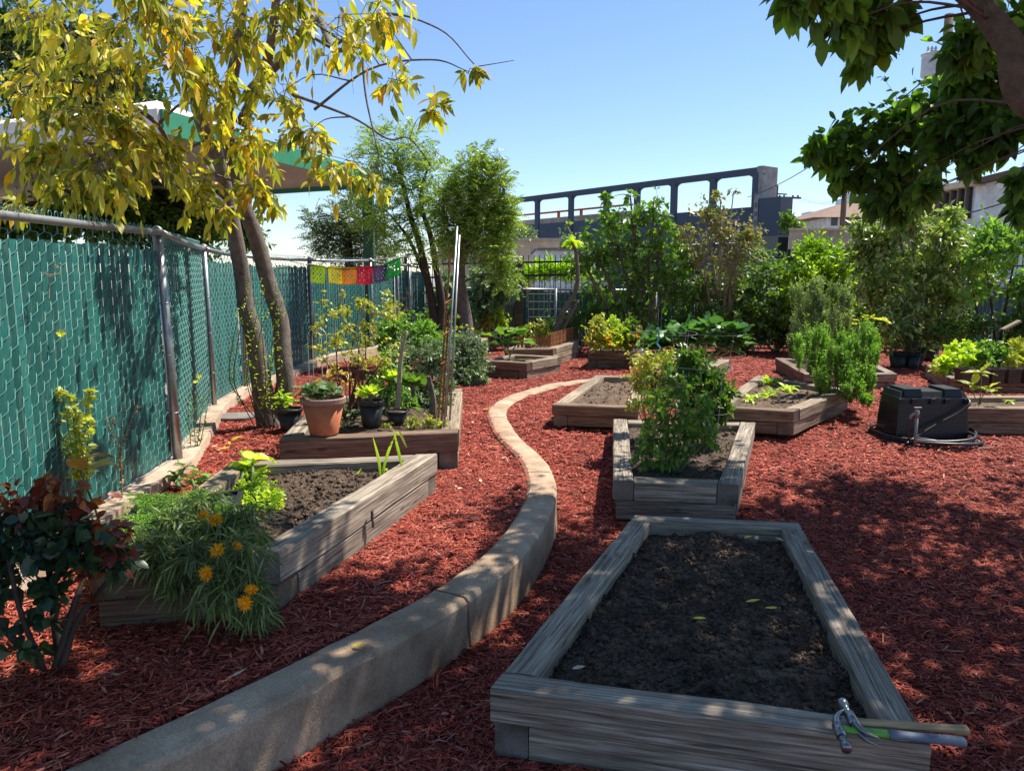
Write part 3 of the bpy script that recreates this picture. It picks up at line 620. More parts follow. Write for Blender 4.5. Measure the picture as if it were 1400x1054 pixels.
# back fence, low and in shade
bf = empty('chain_link_fence', (0, 15.8, 0), 'low chain link fence with dark green slats across the back of the garden', 'fence')
BP = [(-1.8, 16.2), (-.6, 15.8), (.9, 15.8), (3.0, 16.0), (5.6, 16.2), (8.2, 16.2), (10.8, 15.6), (13.6, 14.6)]; BT = [1.25, 1.24, 1.22, 1.2, 1.22, 1.3, 1.42, 1.5]
for k in range(len(BP)-1):
    fence_bay(bf, BP[k], BP[k+1], .02, BT[k], .02, .03, .003, wm='wire_dark'); a, b = Vector((*BP[k], BT[k])), Vector((*BP[k+1], BT[k+1]))
    MB().tube([a+Vector((0, -.04, 0)), b+Vector((0, -.04, 0))], .024, 8).build('top_rail', 'galvanised', bf, smooth=True)
    MB().tube([Vector((a.x, a.y-.05, -.1)), Vector((a.x, a.y-.05, a.z+.02))], .03, 8).build('fence_post', 'galvanised', bf, smooth=True)
# concrete strip under the left fence
cs = MB(); fp = dense([Vector((x, y, 0)) for x, y in [(-2.4, 1)]+FP[1:]], .12); o1, o2, i2 = offset_path(fp, -.05), offset_path(fp, .17), offset_path(fp, .19)
V, Fq = [], []
for k in range(len(fp)):
    h = .085+.008*noise.noise(fp[k]*4)+(.08*sst((fp[k].y-12)/1.5)); V += [(o1[k].x, o1[k].y, h), (o2[k].x+.012*noise.noise(fp[k]*6), o2[k].y, h), (i2[k].x+.012*noise.noise(fp[k]*6), i2[k].y, -.05)]
Fq = [(k*3+j, (k+1)*3+j, (k+1)*3+j+1, k*3+j+1) for k in range(len(fp)-1) for j in (0, 1)]
tag(cs.add(V, Fq).build('concrete_edging', 'strip_concrete'), 'pale pinkish concrete strip along the foot of the teal fence', 'edging')

# black iron picket fence behind
ir = empty('iron_fence', (5, 19, 0), 'black iron picket fence behind the shrubs at the back', 'fence')
rail, pk = MB(), MB(); ia, ib = Vector((-2.6, 18.8, 0)), Vector((13.5, 19.2, 0)); zt = lambda x: 1.83+.035*(x-1)*.55
d = (ib-ia); n = int(d.length/.13)
for k in range(n+1):
    p = ia+d*k/n; pk.bar((p.x, p.y, 0), (p.x, p.y, zt(p.x)+.17), .018)
    if k % 18 == 0: MB().bar((p.x, p.y, -.1), (p.x, p.y, zt(p.x)+.2), .07).build('iron_post', 'iron_black', ir)
for dz in (0, -.32, -1.5): rail.bar((ia.x, ia.y-.02, zt(ia.x)+dz), (ib.x, ib.y-.02, zt(ib.x)+dz), .03, .045)
pk.build('picket_row', 'iron_black', ir); rail.build('rail', 'iron_black', ir)

# ---------------------------------------------------------------- shade canopy behind the fence, left
sc_ = empty('shade_canopy', (-6, 12, 0), 'large beige shade canopy with green fascia behind the left fence', 'canopy')
EV = [Vector((-4.0, 9.0, 3.2)), Vector((-2.62, 15.4, 3.3)), Vector((-11.9, 19.3, 3.2)), Vector((-16, 13.5, 3.2))]; AP = P(215, 142, 13.4)
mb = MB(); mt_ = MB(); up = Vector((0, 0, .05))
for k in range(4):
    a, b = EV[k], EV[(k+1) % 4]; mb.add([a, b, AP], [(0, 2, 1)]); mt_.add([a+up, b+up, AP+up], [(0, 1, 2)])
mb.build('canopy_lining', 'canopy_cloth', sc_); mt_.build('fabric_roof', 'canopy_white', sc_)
for k, mt in ((0, 'paint_green'), (1, 'paint_green'), (2, 'paint_green'), (3, 'canopy_white')):
    a, b = EV[k]+Vector((0, 0, -.07)), EV[(k+1) % 4]+Vector((0, 0, -.07)); MB().bar(a+Vector((0, 0, .13)), b+Vector((0, 0, .13)), .08, .27).build('fascia', mt, sc_)
for k in range(4):
    p = EV[k].lerp(AP, .06)
    if k: MB().bar((p.x, p.y, 0), (p.x, p.y, 3.25), .2).build('canopy_post', 'paint_dark_green', sc_)
    MB().bar(p.lerp(AP, .02)+Vector((0, 0, -.05)), p.lerp(AP, .98)+Vector((0, 0, -.06)), .09, .12).build('rafter', 'paint_dark_green', sc_)

# ---------------------------------------------------------------- far buildings
g = empty('parking_structure', (10, 58, 0), 'long dark blue concrete structure with open window bays beyond the fences', 'building')
R0, R1 = Vector((15.65, 50, 0)), Vector((-1.2, 72, 0)); dd = (R1-R0); LL = dd.length; dd.normalize(); bk = Vector((-dd.y, dd.x, 0)); bk = bk if bk.y > 0 else -bk
def pt(s, z, back=0.): p = R0+dd*s+bk*back; return Vector((p.x, p.y, z))
def slab(s0, s1, z0, z1, b0, b1, name, mat, par=g):
    MB().prism([pt(s0, 0, b0)[:2], pt(s1, 0, b0)[:2], pt(s1, 0, b1)[:2], pt(s0, 0, b1)[:2]], z0, z1).build(name, mat, par)
slab(0, LL, 7.82, 8.25, 0, .28, 'top_beam', 'far_dark'); slab(0, LL, 3.6, 5.8, .05, .25, 'parapet_wall', 'far_dark'); slab(0, LL, -.1, 3.6, 1.2, 1.6, 'lower_wall', 'far_dark')
for px in (1024, 967, 915, 866, 825, 778, 733):
    t = (px-CX)/F; s = (R0.x-t*R0.y)/(t*dd.y-dd.x); slab(s-.23, s+.23, 0, 7.9, -.05, .22, 'column', 'far_dark')
    mb = MB()                                                           # curved haunches where the column meets the beam
    for sg in (-1, 1):
        mb = MB()
        for kk in range(5): a_, b_ = sorted((s+sg*.23, s+sg*(.23+.28*(1-kk/5)**2+.04))); mb.prism([pt(a_, 0, .02)[:2], pt(b_, 0, .02)[:2], pt(b_, 0, .2)[:2], pt(a_, 0, .2)[:2]], 7.78-.04*kk, 7.82-.04*kk)
        mb.build('haunch', 'far_dark', g)
slab(15.5, LL+6, 6.1, 7.0, 8, 8.4, 'rear_parapet', 'far_dark'); slab(14, LL+3, 5.9, 6.55, 3, 3.3, 'rear_wall', 'stucco_tan')
slab(14, LL+3, 7.0, 7.15, 3.2, 3.4, 'steel_beam', 'rust_red')
for s in (17, 20, 23): slab(s, s+.2, 6.5, 7.1, 3.2, 3.4, 'steel_column', 'rust_red')
slab(-.42, -.02, 3.4, 8.3, -.05, 1.6, 'end_tower', 'far_concrete')
slab(-.40, -.10, 3.0, 6.6, -.35, -.06, 'stair_strip', 'far_concrete')
for k in range(5): slab(-.34, -.16, 3.5+k*.55, 3.8+k*.55, -.38, -.355, 'stair_opening', 'window_dark')
slab(-2.0, -.45, 3.9, 6.25, -.3, 1.0, 'end_box', 'far_dark'); slab(-1.9, -.5, -.1, 3.9, -.2, .9, 'end_box_base', 'window_dark')
def house(name, label, x0, x1, Y, z1, dep, mat, cat='building', yaw=0):
    r = empty(name, ((x0+x1)/2, Y, 0), label, cat); MB().prism([(x0, Y), (x1, Y), (x1+yaw, Y+dep), (x0+yaw, Y+dep)], -.1, z1).build('wall', mat, r); return r
def X(px, Y): return (px-CX)/F*Y
r = house('flat_roofed_building', 'peach stucco building seen right of the round feathery tree', X(600, 34), X(764, 34), 34, P(0, 330, 34).z, 8, 'stucco_beige')
MB().prism([(X(598, 34), 33.9), (X(766, 34), 33.9), (X(766, 34), 42.1), (X(598, 34), 42.1)], P(0, 330, 34).z, P(0, 329, 34).z+.1).build('roof_edge', 'stucco_tan', r)
MB().box((X(748, 34), 33.99, 2.2), (.9, .05, .9)).build('window', 'window_dark', r)
r = house('low_building', 'low grey white wall with flat cap behind the iron fence', X(732, 28), X(830, 28), 28, P(0, 343, 28).z, 5, 'stucco_white')
MB().prism([(X(730, 28), 27.9), (X(832, 28), 27.9), (X(832, 28), 33), (X(730, 28), 33)], P(0, 343, 28).z, P(0, 341, 28).z+.02).build('roof_edge', 'grey_stone', r)
r = house('warehouse', 'long tan stucco building below the brown roofed house', X(1072, 40), X(1420, 40), 40, P(0, 315, 40).z, 10, 'stucco_tan', yaw=3.9)
MB().prism([(X(1070, 40), 39.9), (X(1422, 40), 39.9), (X(1422, 40)+3.9, 50), (X(1070, 40)+3.9, 50)], P(0, 315, 40).z, P(0, 312, 40).z).build('parapet_cap', 'stucco_beige', r)
r = house('hip_roofed_house', 'pale house with brown hip roof behind the utility pole', X(1122, 75), X(1260, 75), 75, P(0, 296, 75).z, 12, 'stucco_white')
e0, e1 = P(1113, 297, 74), P(1262, 297, 74); a0, a1 = P(1152, 278, 80), P(1240, 278, 80); zb = e0.z
MB().add([(e0.x, 74, zb), (e1.x, 74, zb), (e1.x, 88, zb), (e0.x, 88, zb), (a0.x, 80, a0.z), (a1.x, 80, a1.z)], [(0, 1, 5, 4), (1, 2, 5), (2, 3, 4, 5), (3, 0, 4), (3, 2, 1, 0)]).build('roof', 'roof_brown', r)
for px in (1132, 1150, 1168, 1186): MB().box((X(px, 74.95), 74.97, P(0, 303, 75).z), (.6 if px != 1168 else 1.3, .1, .8)).build('window', 'window_dark', r)
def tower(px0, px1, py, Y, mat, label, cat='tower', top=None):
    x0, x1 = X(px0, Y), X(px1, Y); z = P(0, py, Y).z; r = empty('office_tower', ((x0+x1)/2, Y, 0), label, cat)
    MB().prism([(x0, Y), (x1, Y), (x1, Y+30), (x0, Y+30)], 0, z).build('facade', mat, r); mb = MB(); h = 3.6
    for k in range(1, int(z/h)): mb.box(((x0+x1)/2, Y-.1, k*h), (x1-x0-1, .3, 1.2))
    mb.build('window_bands', 'tower_glass_hazed' if mat == 'tower_pale_hazed' else 'tower_pale_hazed', r)
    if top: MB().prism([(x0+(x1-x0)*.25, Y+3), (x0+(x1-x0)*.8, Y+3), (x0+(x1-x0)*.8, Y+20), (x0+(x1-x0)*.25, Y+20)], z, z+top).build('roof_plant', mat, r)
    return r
tower(1093, 1114, 297, 700, 'tower_glass_hazed', 'small hazy blue office tower beside the distant green tree', top=5)
tower(1148, 1176, 270, 800, 'tower_pale_hazed', 'pale hazy high rise behind the utility pole, lower shoulder'); tower(1157, 1186, 254, 860, 'tower_glass_hazed', 'tall pale hazy high rise partly behind the mulberry leaves')
# white apartment building, right
r = empty('apartment_building', (22, 34, 0), 'white apartment building with brown window trim behind the mulberry leaves', 'building')
A0, A1, A2 = Vector((X(1268, 36), 36, 0)), Vector((X(1318, 32), 32, 0)), Vector((X(1490, 27), 27, 0)); zt1, zt2, zt3 = P(0, 262, 36).z, P(0, 262, 32).z, P(0, 205, 27).z
MB().add([A0, A1, A2, (30, 45, 0), Vector((A0.x, A0.y, zt1)), Vector((A1.x, A1.y, P(0, 252, 32).z)), Vector((A2.x, A2.y, zt3)), (30, 45, zt3)], [(0, 1, 5, 4), (1, 2, 6, 5), (2, 3, 7, 6), (3, 0, 4, 7), (4, 5, 6, 7)]).build('wall', 'stucco_white', r)
MB().bar(Vector((A0.x-.3, A0.y-.4, zt1)), Vector((A1.x, A1.y-.4, P(0, 251, 32).z)), .9, .25).build('eave', 'stucco_beige', r); MB().bar(Vector((A1.x, A1.y-.3, P(0, 250, 32).z)), Vector((A2.x, A2.y-.3, zt3)), .8, .2).build('roof_edge', 'trim_brown', r)
for k in range(5):
    c = A0.lerp(A1, .1+k*.2)+Vector((0, -.05, 0)); zc = P(0, 282, 34).z; o = MB().box((c.x, c.y, zc), (.34, .12, 1.3)).build('window', 'window_dark', r); MB().box((c.x-.24, c.y-.06, zc), (.09, .1, 1.5)).build('window_frame', 'trim_brown', o) if False else MB().box((c.x-.24, c.y-.06, zc), (.1, .1, 1.5)).build('window_trim', 'trim_brown', r)
# utility poles
r = empty('utility_pole', (X(1143, 45), 45, 0), 'slim bare wooden utility pole above the brown hip roof', 'utility pole'); zt_ = P(0, 203, 45).z
MB().tube([(X(1143, 45), 45, 0), (X(1143, 45), 45, zt_)], [.19, .13], 10).build('pole', 'pole_wood', r, smooth=True)
MB().bar((X(1128, 45), 45, P(0, 199, 45).z-.1), (X(1192, 45), 45, P(0, 199, 45).z-.1), .1, .12).build('crossarm', 'pole_wood', r)
r = empty('utility_pole', (X(1264, 26), 26, 0), 'dark utility pole carrying a pale grey transformer among the leaves', 'utility pole'); xx = X(1264, 26)
MB().tube([(xx, 26, 0), (xx, 26, P(0, 20, 26).z)], [.19, .14], 12).build('pole', 'pole_wood', r, smooth=True)
tz = P(0, 93, 26).z; tx = X(1247, 25.6)
MB().lathe((tx, 25.7, tz), [(.001, -.36), (.26, -.36), (.28, -.33), (.28, .3), (.31, .31), (.31, .34), (.2, .4), (.001, .42)], 20).build('transformer', 'transformer_grey', r, smooth=False)
b_ = MB()
for dx in (-.12, 0, .12): b_.lathe((tx+dx, 25.7, tz+.42), [(.05, 0), (.03, .05), (.05, .09), (.02, .15), (.001, .18)], 8)
b_.build('insulators', 'wire_white', r); MB().lathe((xx, 26, P(0, 117, 26).z), [(.2, -.04), (.2, .04)], 12).build('pole_band', 'flag_yellow', r)
r = empty('utility_pole', (X(1057, 55), 55, 0), 'short pole top with crossarm poking above the dark structure', 'utility pole'); p = P(1062, 254, 53.5); MB().tube([(p.x, p.y, 0), p], .12, 8).build('pole', 'pole_wood', r)
p2, p3 = P(1058, 270, 53.5), P(1095, 271, 53.5); mb = MB().bar(p2, p3, .12); mb.bar(P(1060, 265, 53.5), P(1076, 266, 53.5), .08)
for px in (1066, 1072, 1084, 1091): mb.tube([P(px, 271, 53.5), P(px, 267, 53.5)], .06, 6)
mb.build('crossarm', 'pole_wood', r)
def wire(a, b, sag, rad, label, g='overhead wires'):
    pts = [a.lerp(b, t)+Vector((0, 0, -sag*4*t*(1-t))) for t in np.linspace(0, 1, 16)]; tag(MB().tube(pts, rad, 5).build('overhead_wire', 'cord_black'), label, 'wire', g)
wire(P(1022, 270, 49.8), P(1264, 110, 26), .5, .022, 'thick black cable rising from the dark structure to the transformer pole')
wire(P(1284, 300, 24), P(1440, 252, 20), .1, .02, 'black cable crossing in front of the white apartment building')
wire(P(1092, 270, 53.5), P(1264, 215, 26.2), .8, .009, 'thin upper wire from the crossarm behind the slim pole')
wire(P(1092, 275, 53.5), P(1264, 262, 26.2), .3, .009, 'thin lower wire from the crossarm behind the slim pole')
wire(P(712, 307, 40), P(860, 331, 34), .3, .010, 'thin wire drooping across the front of the dark structure')

# ================================================================ TREES
def PP(Y, *pts): return [P(x, y, Y if not isinstance(Y, (list, tuple)) else Y[i]) for i, (x, y) in enumerate(pts)]
# yellowing tree at the left fence
Y0 = 7.5; tb = G(372, 588); 
blobs = [pb(60, 40, 95, 6.2), pb(150, 90, 90, 5.6), pb(40, 130, 70, 6.4, .8), pb(110, 165, 75, 5.4), pb(60, 215, 60, 5.6, .7), pb(185, 190, 55, 5.6, .8), pb(140, 235, 55, 5.2, .7), pb(230, 215, 45, 6, .6),
         pb(250, 60, 90, 6.0), pb(330, 40, 70, 6.2, .8), pb(290, 130, 65, 6.4, .8), pb(200, 10, 90, 5.2, .9), pb(390, 20, 60, 6, .6), pb(380, 130, 50, 6.5, .45), pb(330, 200, 60, 6.8, .8), pb(270, 255, 38, 6.8, .5),
         pb(350, 262, 34, 6.9, .6), pb(470, 40, 62, 5.6, .5), pb(520, 20, 55, 5.4, .35), pb(420, 185, 50, 6.2, .45), pb(455, 235, 36, 6, .35), pb(540, 105, 34, 5.6, .2), pb(500, 235, 26, 5.6, .14),
         pb(590, 150, 26, 5.5, .2), pb(645, 100, 24, 5.5, .14), pb(305, 290, 30, 7, .3), pb(90, -60, 120, 5.6, .9), pb(240, -90, 130, 6, .9), pb(400, -80, 110, 6, .7), pb(100, 265, 40, 5.6, .35), pb(15, 290, 26, 5.8, .2), pb(525, 262, 12, 5.6, .06)]
tr = [(PP([7.6, 7.6, 7.6, 7.6, 7.5, 7.3, 7.1, 6.9, 6.8], (372, 592), (352, 500), (335, 400), (318, 300), (300, 235), (275, 160), (255, 95), (232, 40), (205, -40)), [.125, .095, .08, .075, .07, .06, .05, .04, .03]),
      (PP([7.7, 7.7, 7.8, 7.8, 7.7, 7.5, 7.3, 7.2, 7.1], (378, 594), (390, 520), (378, 420), (352, 330), (322, 240), (310, 150), (325, 70), (332, 0), (340, -60)), [.11, .09, .083, .078, .072, .065, .05, .04, .03]),
      (PP([7.7, 7.5, 7.2, 7.0, 6.6], (330, 170), (355, 110), (372, 60), (378, 0), (390, -50)), [.06, .05, .045, .035, .02]),
      (PP([7.7, 7.4, 7.0, 6.6, 6.2], (338, 130), (395, 70), (430, 25), (455, 66), (495, 64)), [.05, .04, .03, .022, .014]),
      (PP([7.6, 7.2, 6.8, 6.4], (314, 290), (270, 255), (235, 215), (190, 160)), [.055, .04, .028, .016]),
      (PP([6.8, 6.4, 6, 5.8, 5.6], (235, 215), (215, 170), (150, 130), (90, 110), (30, 120)), [.026, .02, .016, .012, .006]),
      (PP([6.2, 6, 5.7, 5.5], (455, 66), (520, 20), (600, 40), (648, 88)), [.012, .009, .006, .004]), (PP([6.2, 5.9, 5.6, 5.5], (430, 150), (505, 95), (590, 82), (640, 98)), [.012, .008, .006, .003]),
      (PP([6.4, 6, 5.8, 5.5, 5.5], (400, 130), (480, 160), (530, 190), (560, 190), (595, 235)), [.014, .009, .007, .005, .003]), (PP([5.6, 5.5], (648, 92), (703, 83)), [.004, .002]),
      (PP([6.2, 6, 5.8, 5.6], (495, 64), (500, 130), (515, 200), (525, 258)), [.012, .008, .005, .002])]
plant('yellowing_tree', 'tall double trunked tree with drooping yellow and green leaves by the teal fence', 'tree', tb, tr, blobs, 'leaf_yellow', .098, .042, nt=40, nl=8, bark='bark', limb=(.020, .005),
      crown='crown', trunkname='trunk', hi=True, hang=.45, droop=.35, spread=.8, tr=.0035)
# vine climbing the trunks
def stemmy(name, label, cat, base, stems, leaf, L, W, n_leaf, bark='stem_green', r=.004, group=None, hi=False, spread=1., droop=.2, flat=.5, t0=.15, tip=.6):
    """stems: polylines; leaves set all along them"""
    root = empty(name, tuple(base), label, cat, group); mb = MB(); LP = []
    for pts in stems:
        sp = smooth_path(pts, 5); sp = [p+Vector(noise.noise_vector(p*5))*.012 for p in sp]; mb.tube(sp, lerp_r([r, r*.8, r*tip*.6], len(sp)), 5)
        A = np.array([tuple(p) for p in sp]); m = n_leaf; t = rng.uniform(t0, 1, m)*(len(sp)-1.001); i = t.astype(int); q_ = A[i]+(A[i+1]-A[i])*(t-i)[:, None]; td = unit(A[i+1]-A[i])
        D = td*.5+rng.normal(size=(m, 3))*spread*[1, 1, .6]; s = rng.uniform(.6, 1.2, m)*(1-.45*(t/(len(sp)-1))); LP.append(leaves_np(q_, D, L*s, W*s, droop, .2, hi, flat))
    mb.build('stem', bark, root, smooth=True); V, Fl = merge(LP); np_mesh('foliage', V, Fl, leaf, root); return root
vs = []
for k in range(9):
    x = random.uniform(322, 388); vs.append(PP(7.45, (random.uniform(350, 392), 590), (x+random.uniform(-12, 12), 520), (x, 450), (x+random.uniform(-14, 18), random.uniform(370, 430))))
stemmy('climbing_vine', 'thin green vine climbing both trunks of the yellowing tree', 'vine', tb+Vector((0, -.15, 0)), vs, 'leaf_lime', .045, .024, 60, 'bark_dark', .005, spread=1.6)

# mulberry whose limb crosses the top right corner
mt = Vector((3.75, 3.1, -.2))
tr = [([mt, (3.7, 3.15, .7), (3.62, 3.2, 1.5), (3.5, 3.3, 2.1)], [.24, .19, .17, .15]),
      ([(3.5, 3.3, 2.0), P(1440, 160, 3.5), P(1375, 60, 3.7), P(1335, 0, 3.9), P(1270, -80, 4.3), (2.3, 4.8, 4.1)], [.085, .07, .06, .055, .05, .035]),
      ([(3.55, 3.25, 1.9), (4.4, 3.6, 2.7), (5.4, 4.2, 3.4)], [.12, .09, .05]), ([(3.6, 3.2, 1.8), (3.3, 2.3, 3), (2.6, 1.2, 4)], [.11, .08, .05]),
      (PP([5.2, 5.4, 5.6, 5.7], (1400, 90), (1330, 150), (1250, 190), (1160, 215)), [.02, .014, .009, .004])]
bl = [pb(1130, -12, 34, 3.6, .45), pb(1190, 22, 34, 4.0, .6), pb(1225, 22, 24, 4.2, .4), pb(1325, 60, 42, 4.6, .9), pb(1370, 40, 60, 5, 1), pb(1180, 95, 14, 4.4, .12), pb(1170, 192, 44, 5.6, .9), pb(1225, 175, 48, 5.6, 1.1), pb(1290, 150, 60, 5.4, 1.3), pb(1360, 140, 60, 5.2, 1.3),
      pb(1180, 240, 34, 5.6, .4), pb(1235, 235, 44, 5.6, 1.), pb(1295, 190, 40, 5.2, .9), pb(1370, 175, 42, 5, 1.), pb(1225, 280, 24, 5.6, .4), pb(1262, 262, 20, 4.8, .3), pb(1390, 250, 16, 4.6, .25), pb(1398, 285, 14, 4.6, .25), pb(1440, 220, 30, 5, .5),
      pb(1112, 205, 16, 5.6, .25), pb(1135, 200, 24, 5.6, .5), pb(1150, 222, 20, 5.6, .4), pb(1150, 250, 18, 5.6, .2), pb(1205, 270, 30, 5.6, .4), pb(1240, 262, 26, 5.6, .5), pb(1325, 120, 38, 5.2, .9), pb(1190, 60, 30, 4.2, .5), pb(1160, 30, 26, 3.8, .4), pb(1090, -8, 20, 3.5, .3), pb(1335, 215, 18, 5, .25), pb(1330, 165, 45, 6.4, 1.), pb(1340, 110, 38, 6.2, .8), pb(1340, 90, 60, 6.2, 1.1)]
bl2 = []                                                    # the crown overhead and to the right, above and beside the frame: it throws the shade
for c, r in [((2.2, 4.6, 4.3), 1.1), ((3.4, 4.4, 4.6), 1.2), ((3.2, 5.6, 4.7), 1.2), ((4.4, 5.6, 4.4), 1.2), ((1.3, 4.9, 4.4), .9), ((.9, 4.2, 4.3), .9), ((2.0, 3.6, 4.4), 1.1), ((2.9, 3.2, 4.6), 1.2), ((4.6, 4.2, 4.2), 1.2), ((5.4, 5.0, 4.0), 1.2), ((5.8, 6.4, 4.1), 1.2), ((4.5, 6.7, 4.5), 1.1),
             ((6.8, 5.8, 3.8), 1.2), ((6.9, 7.2, 4.0), 1.1), ((7.8, 6.8, 3.8), 1.1), ((3.8, 2.6, 4.4), 1.1), ((4.9, 3.0, 3.9), 1.2), ((2.9, 6.5, 4.9), .8), ((6.2, 4.2, 3.6), 1.2), ((1.0, 3.1, 4.3), .9), ((2.0, 2.2, 4.4), 1.), ((.1, 3.9, 4.4), .7), ((3.9, 7.3, 4.9), .7), ((.3, 2.4, 4.3), .8), ((3.0, 1.4, 4.3), 1.), ((5.3, 7.6, 4.6), .7)]:
    bl2.append((c, (r, r, r*.55), r*5.))
plant('mulberry_tree', 'overhanging broadleaf tree with dark green leaves filling the top right corner', 'tree', mt, tr, [(c_, r_q, w_q*.8) for c_, r_q, w_q in bl]+bl2, 'leaf_mulberry', .098, .060, nt=46, nl=9, bark='bark_warm', limb=(.008, .003), crown='crown', trunkname='trunk', hi=True, hang=.16, droop=.35, tr=.003, spread=1.35)

# feathery trees in the middle distance
plant('feathery_tree', 'loose airy feathery tree with twin thin trunks left of the rounder one', 'tree', P(598, 470, 13.2)*1, [(PP(13.2, (598, 475), (590, 420), (580, 360), (560, 290), (540, 210)), [.09, .075, .06, .045, .02]), (PP(13.2, (600, 475), (602, 400), (590, 330), (575, 270), (590, 215)), [.08, .07, .05, .03, .015]), (PP(13.2, (590, 400), (560, 330), (530, 290)), [.04, .03, .01])],
      [pb(520, 215, 32, 13, .7), pb(560, 200, 32, 13.2, .7), pb(505, 250, 28, 13, .6), pb(555, 250, 36, 13.2, .9), pb(592, 235, 26, 13.2, .5), pb(520, 295, 30, 13, .7), pb(570, 300, 32, 13.2, .8), pb(540, 335, 24, 13, .4), pb(515, 190, 20, 13, .25), pb(600, 275, 24, 13, .45), pb(485, 280, 18, 13, .25), pb(580, 345, 18, 13, .2)],
      'leaf_feather', .34, .085, nt=135, feather=True, bark='bark_dark', crown='crown', trunkname='trunk', group='feathery trees')
plant('feathery_tree', 'rounder dense feathery tree with a single brown trunk in front of the peach building', 'tree', P(636, 478, 12.6), [(PP(12.6, (640, 480), (634, 420), (628, 370), (640, 310), (648, 250), (650, 215)), [.12, .10, .09, .075, .05, .02]), (PP(12.6, (634, 340), (665, 300), (690, 260)), [.05, .04, .02]), (PP(12.6, (632, 350), (610, 310), (605, 270)), [.04, .03, .02])],
      [pb(645, 240, 28, 12.6, .9), pb(675, 245, 24, 12.6, .8), pb(622, 270, 24, 12.6, .8), pb(660, 285, 32, 12.6, 1.4), pb(685, 305, 22, 12.6, .9), pb(618, 310, 24, 12.6, .8), pb(655, 325, 28, 12.6, 1.1), pb(680, 350, 20, 12.4, .7), pb(612, 340, 14, 12.6, .25), pb(692, 285, 12, 12.5, .3), pb(688, 378, 13, 12.4, .3), pb(655, 212, 14, 12.6, .2)],
      'leaf_feather', .30, .085, nt=185, feather=True, bark='bark', crown='crown', trunkname='trunk', group='feathery trees')
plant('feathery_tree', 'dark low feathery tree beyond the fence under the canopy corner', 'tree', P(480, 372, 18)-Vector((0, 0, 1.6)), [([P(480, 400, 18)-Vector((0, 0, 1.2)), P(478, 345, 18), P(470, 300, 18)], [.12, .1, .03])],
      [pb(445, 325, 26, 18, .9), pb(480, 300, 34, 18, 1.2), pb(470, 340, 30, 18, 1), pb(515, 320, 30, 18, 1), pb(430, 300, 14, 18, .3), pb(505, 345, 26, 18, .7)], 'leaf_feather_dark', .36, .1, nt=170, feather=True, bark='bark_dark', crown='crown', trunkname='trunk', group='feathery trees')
# dense trees beyond the left fence
def bgtree(label, px, Y, blobs, leaf='leaf_dark', L=.16, W=.08, nt=70, nl=12, h=300, **kw):
    b = P(px, 374, Y); b.z = 0
    return plant('broadleaf_tree', label, 'tree', b, [([b, b.lerp(P(px, h, Y), .5), P(px, h, Y)], [.22, .17, .06])], blobs, leaf, L, W, nt=nt, nl=nl, bark='bark_dark', crown='crown', trunkname='trunk', limb=(.06, .015), tr=.006, **kw)
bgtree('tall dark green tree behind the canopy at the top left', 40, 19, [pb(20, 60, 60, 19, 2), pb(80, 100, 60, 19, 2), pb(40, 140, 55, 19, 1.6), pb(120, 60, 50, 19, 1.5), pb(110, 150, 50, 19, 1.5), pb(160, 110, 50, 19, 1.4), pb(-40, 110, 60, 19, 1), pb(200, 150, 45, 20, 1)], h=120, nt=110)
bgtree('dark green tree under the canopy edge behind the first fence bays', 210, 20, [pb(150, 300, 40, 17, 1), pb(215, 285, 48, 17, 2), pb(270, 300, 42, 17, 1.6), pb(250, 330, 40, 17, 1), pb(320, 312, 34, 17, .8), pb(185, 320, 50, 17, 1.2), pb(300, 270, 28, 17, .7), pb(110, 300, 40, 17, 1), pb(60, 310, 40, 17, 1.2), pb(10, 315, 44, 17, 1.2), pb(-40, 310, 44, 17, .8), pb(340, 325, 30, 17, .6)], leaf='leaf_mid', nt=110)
bgtree('small distant green tree right of the dark structure', 1081, 46, [pb(1078, 306, 12, 46, 1.4), pb(1090, 312, 10, 46, .8)], leaf='leaf_mid', L=.25, W=.14, h=312, nt=60)
bgtree('grey green bush below the dark structure, behind the peach building', 725, 44, [pb(722, 325, 15, 44, 1), pb(712, 330, 12, 44, .7)], leaf='leaf_greygreen', L=.2, W=.1, h=330, nt=60)
bgtree('grey green bush between the low white wall and the dark structure', 785, 44, [pb(775, 335, 16, 44, 1), pb(795, 338, 12, 44, .7)], leaf='leaf_greygreen', L=.2, W=.1, h=338, nt=60)

# fig tree and the big shrubs along the back fence
def shrub(name, label, cat, px, py, Y, blobs, leaf, L, W, nt=40, nl=10, stems=4, sp=25, bark='bark_grey', r=.03, **kw):
    if 'z' not in kw and 430 < py < 640:                    # stand it where the sight line to its foot meets the ground
        Yt = min(G(px, py, gz(P(px, py, Y).x, Y)).y, max(Y, 15.3)); k_ = Yt/Y; cm = Vector((0, 0, CAMZ)); blobs = [(tuple(cm+(Vector(c)-cm)*k_), tuple(x*k_ for x in r_q), w_q) for c, r_q, w_q in blobs]; L, W, r, Y = L*min(k_, 1.1), W*min(k_, 1.1), r*k_, Yt
    b = P(px, py, Y); b.z = gz(b.x, b.y) if 'z' not in kw else kw.pop('z'); trs = []
    for k in range(stems):
        t = random.choice(blobs)[0] if stems > 1 else blobs[0][0]; t = Vector(t); s = b+Vector((random.uniform(-.06, .06), random.uniform(-.06, .06), -.02)); m = s.lerp(t, .5)+Vector((random.uniform(-.12, .12), random.uniform(-.1, .1), .0))*min(1, (t-s).length)
        trs.append(([s, m, t], [r*random.uniform(.7, 1.1), r*.7, r*.3]))
    return plant(name, label, cat, b, trs, blobs, leaf, L, W, nt=nt, nl=nl, bark=bark, limb=kw.pop('limb', (r*.4, r*.15)), **kw)
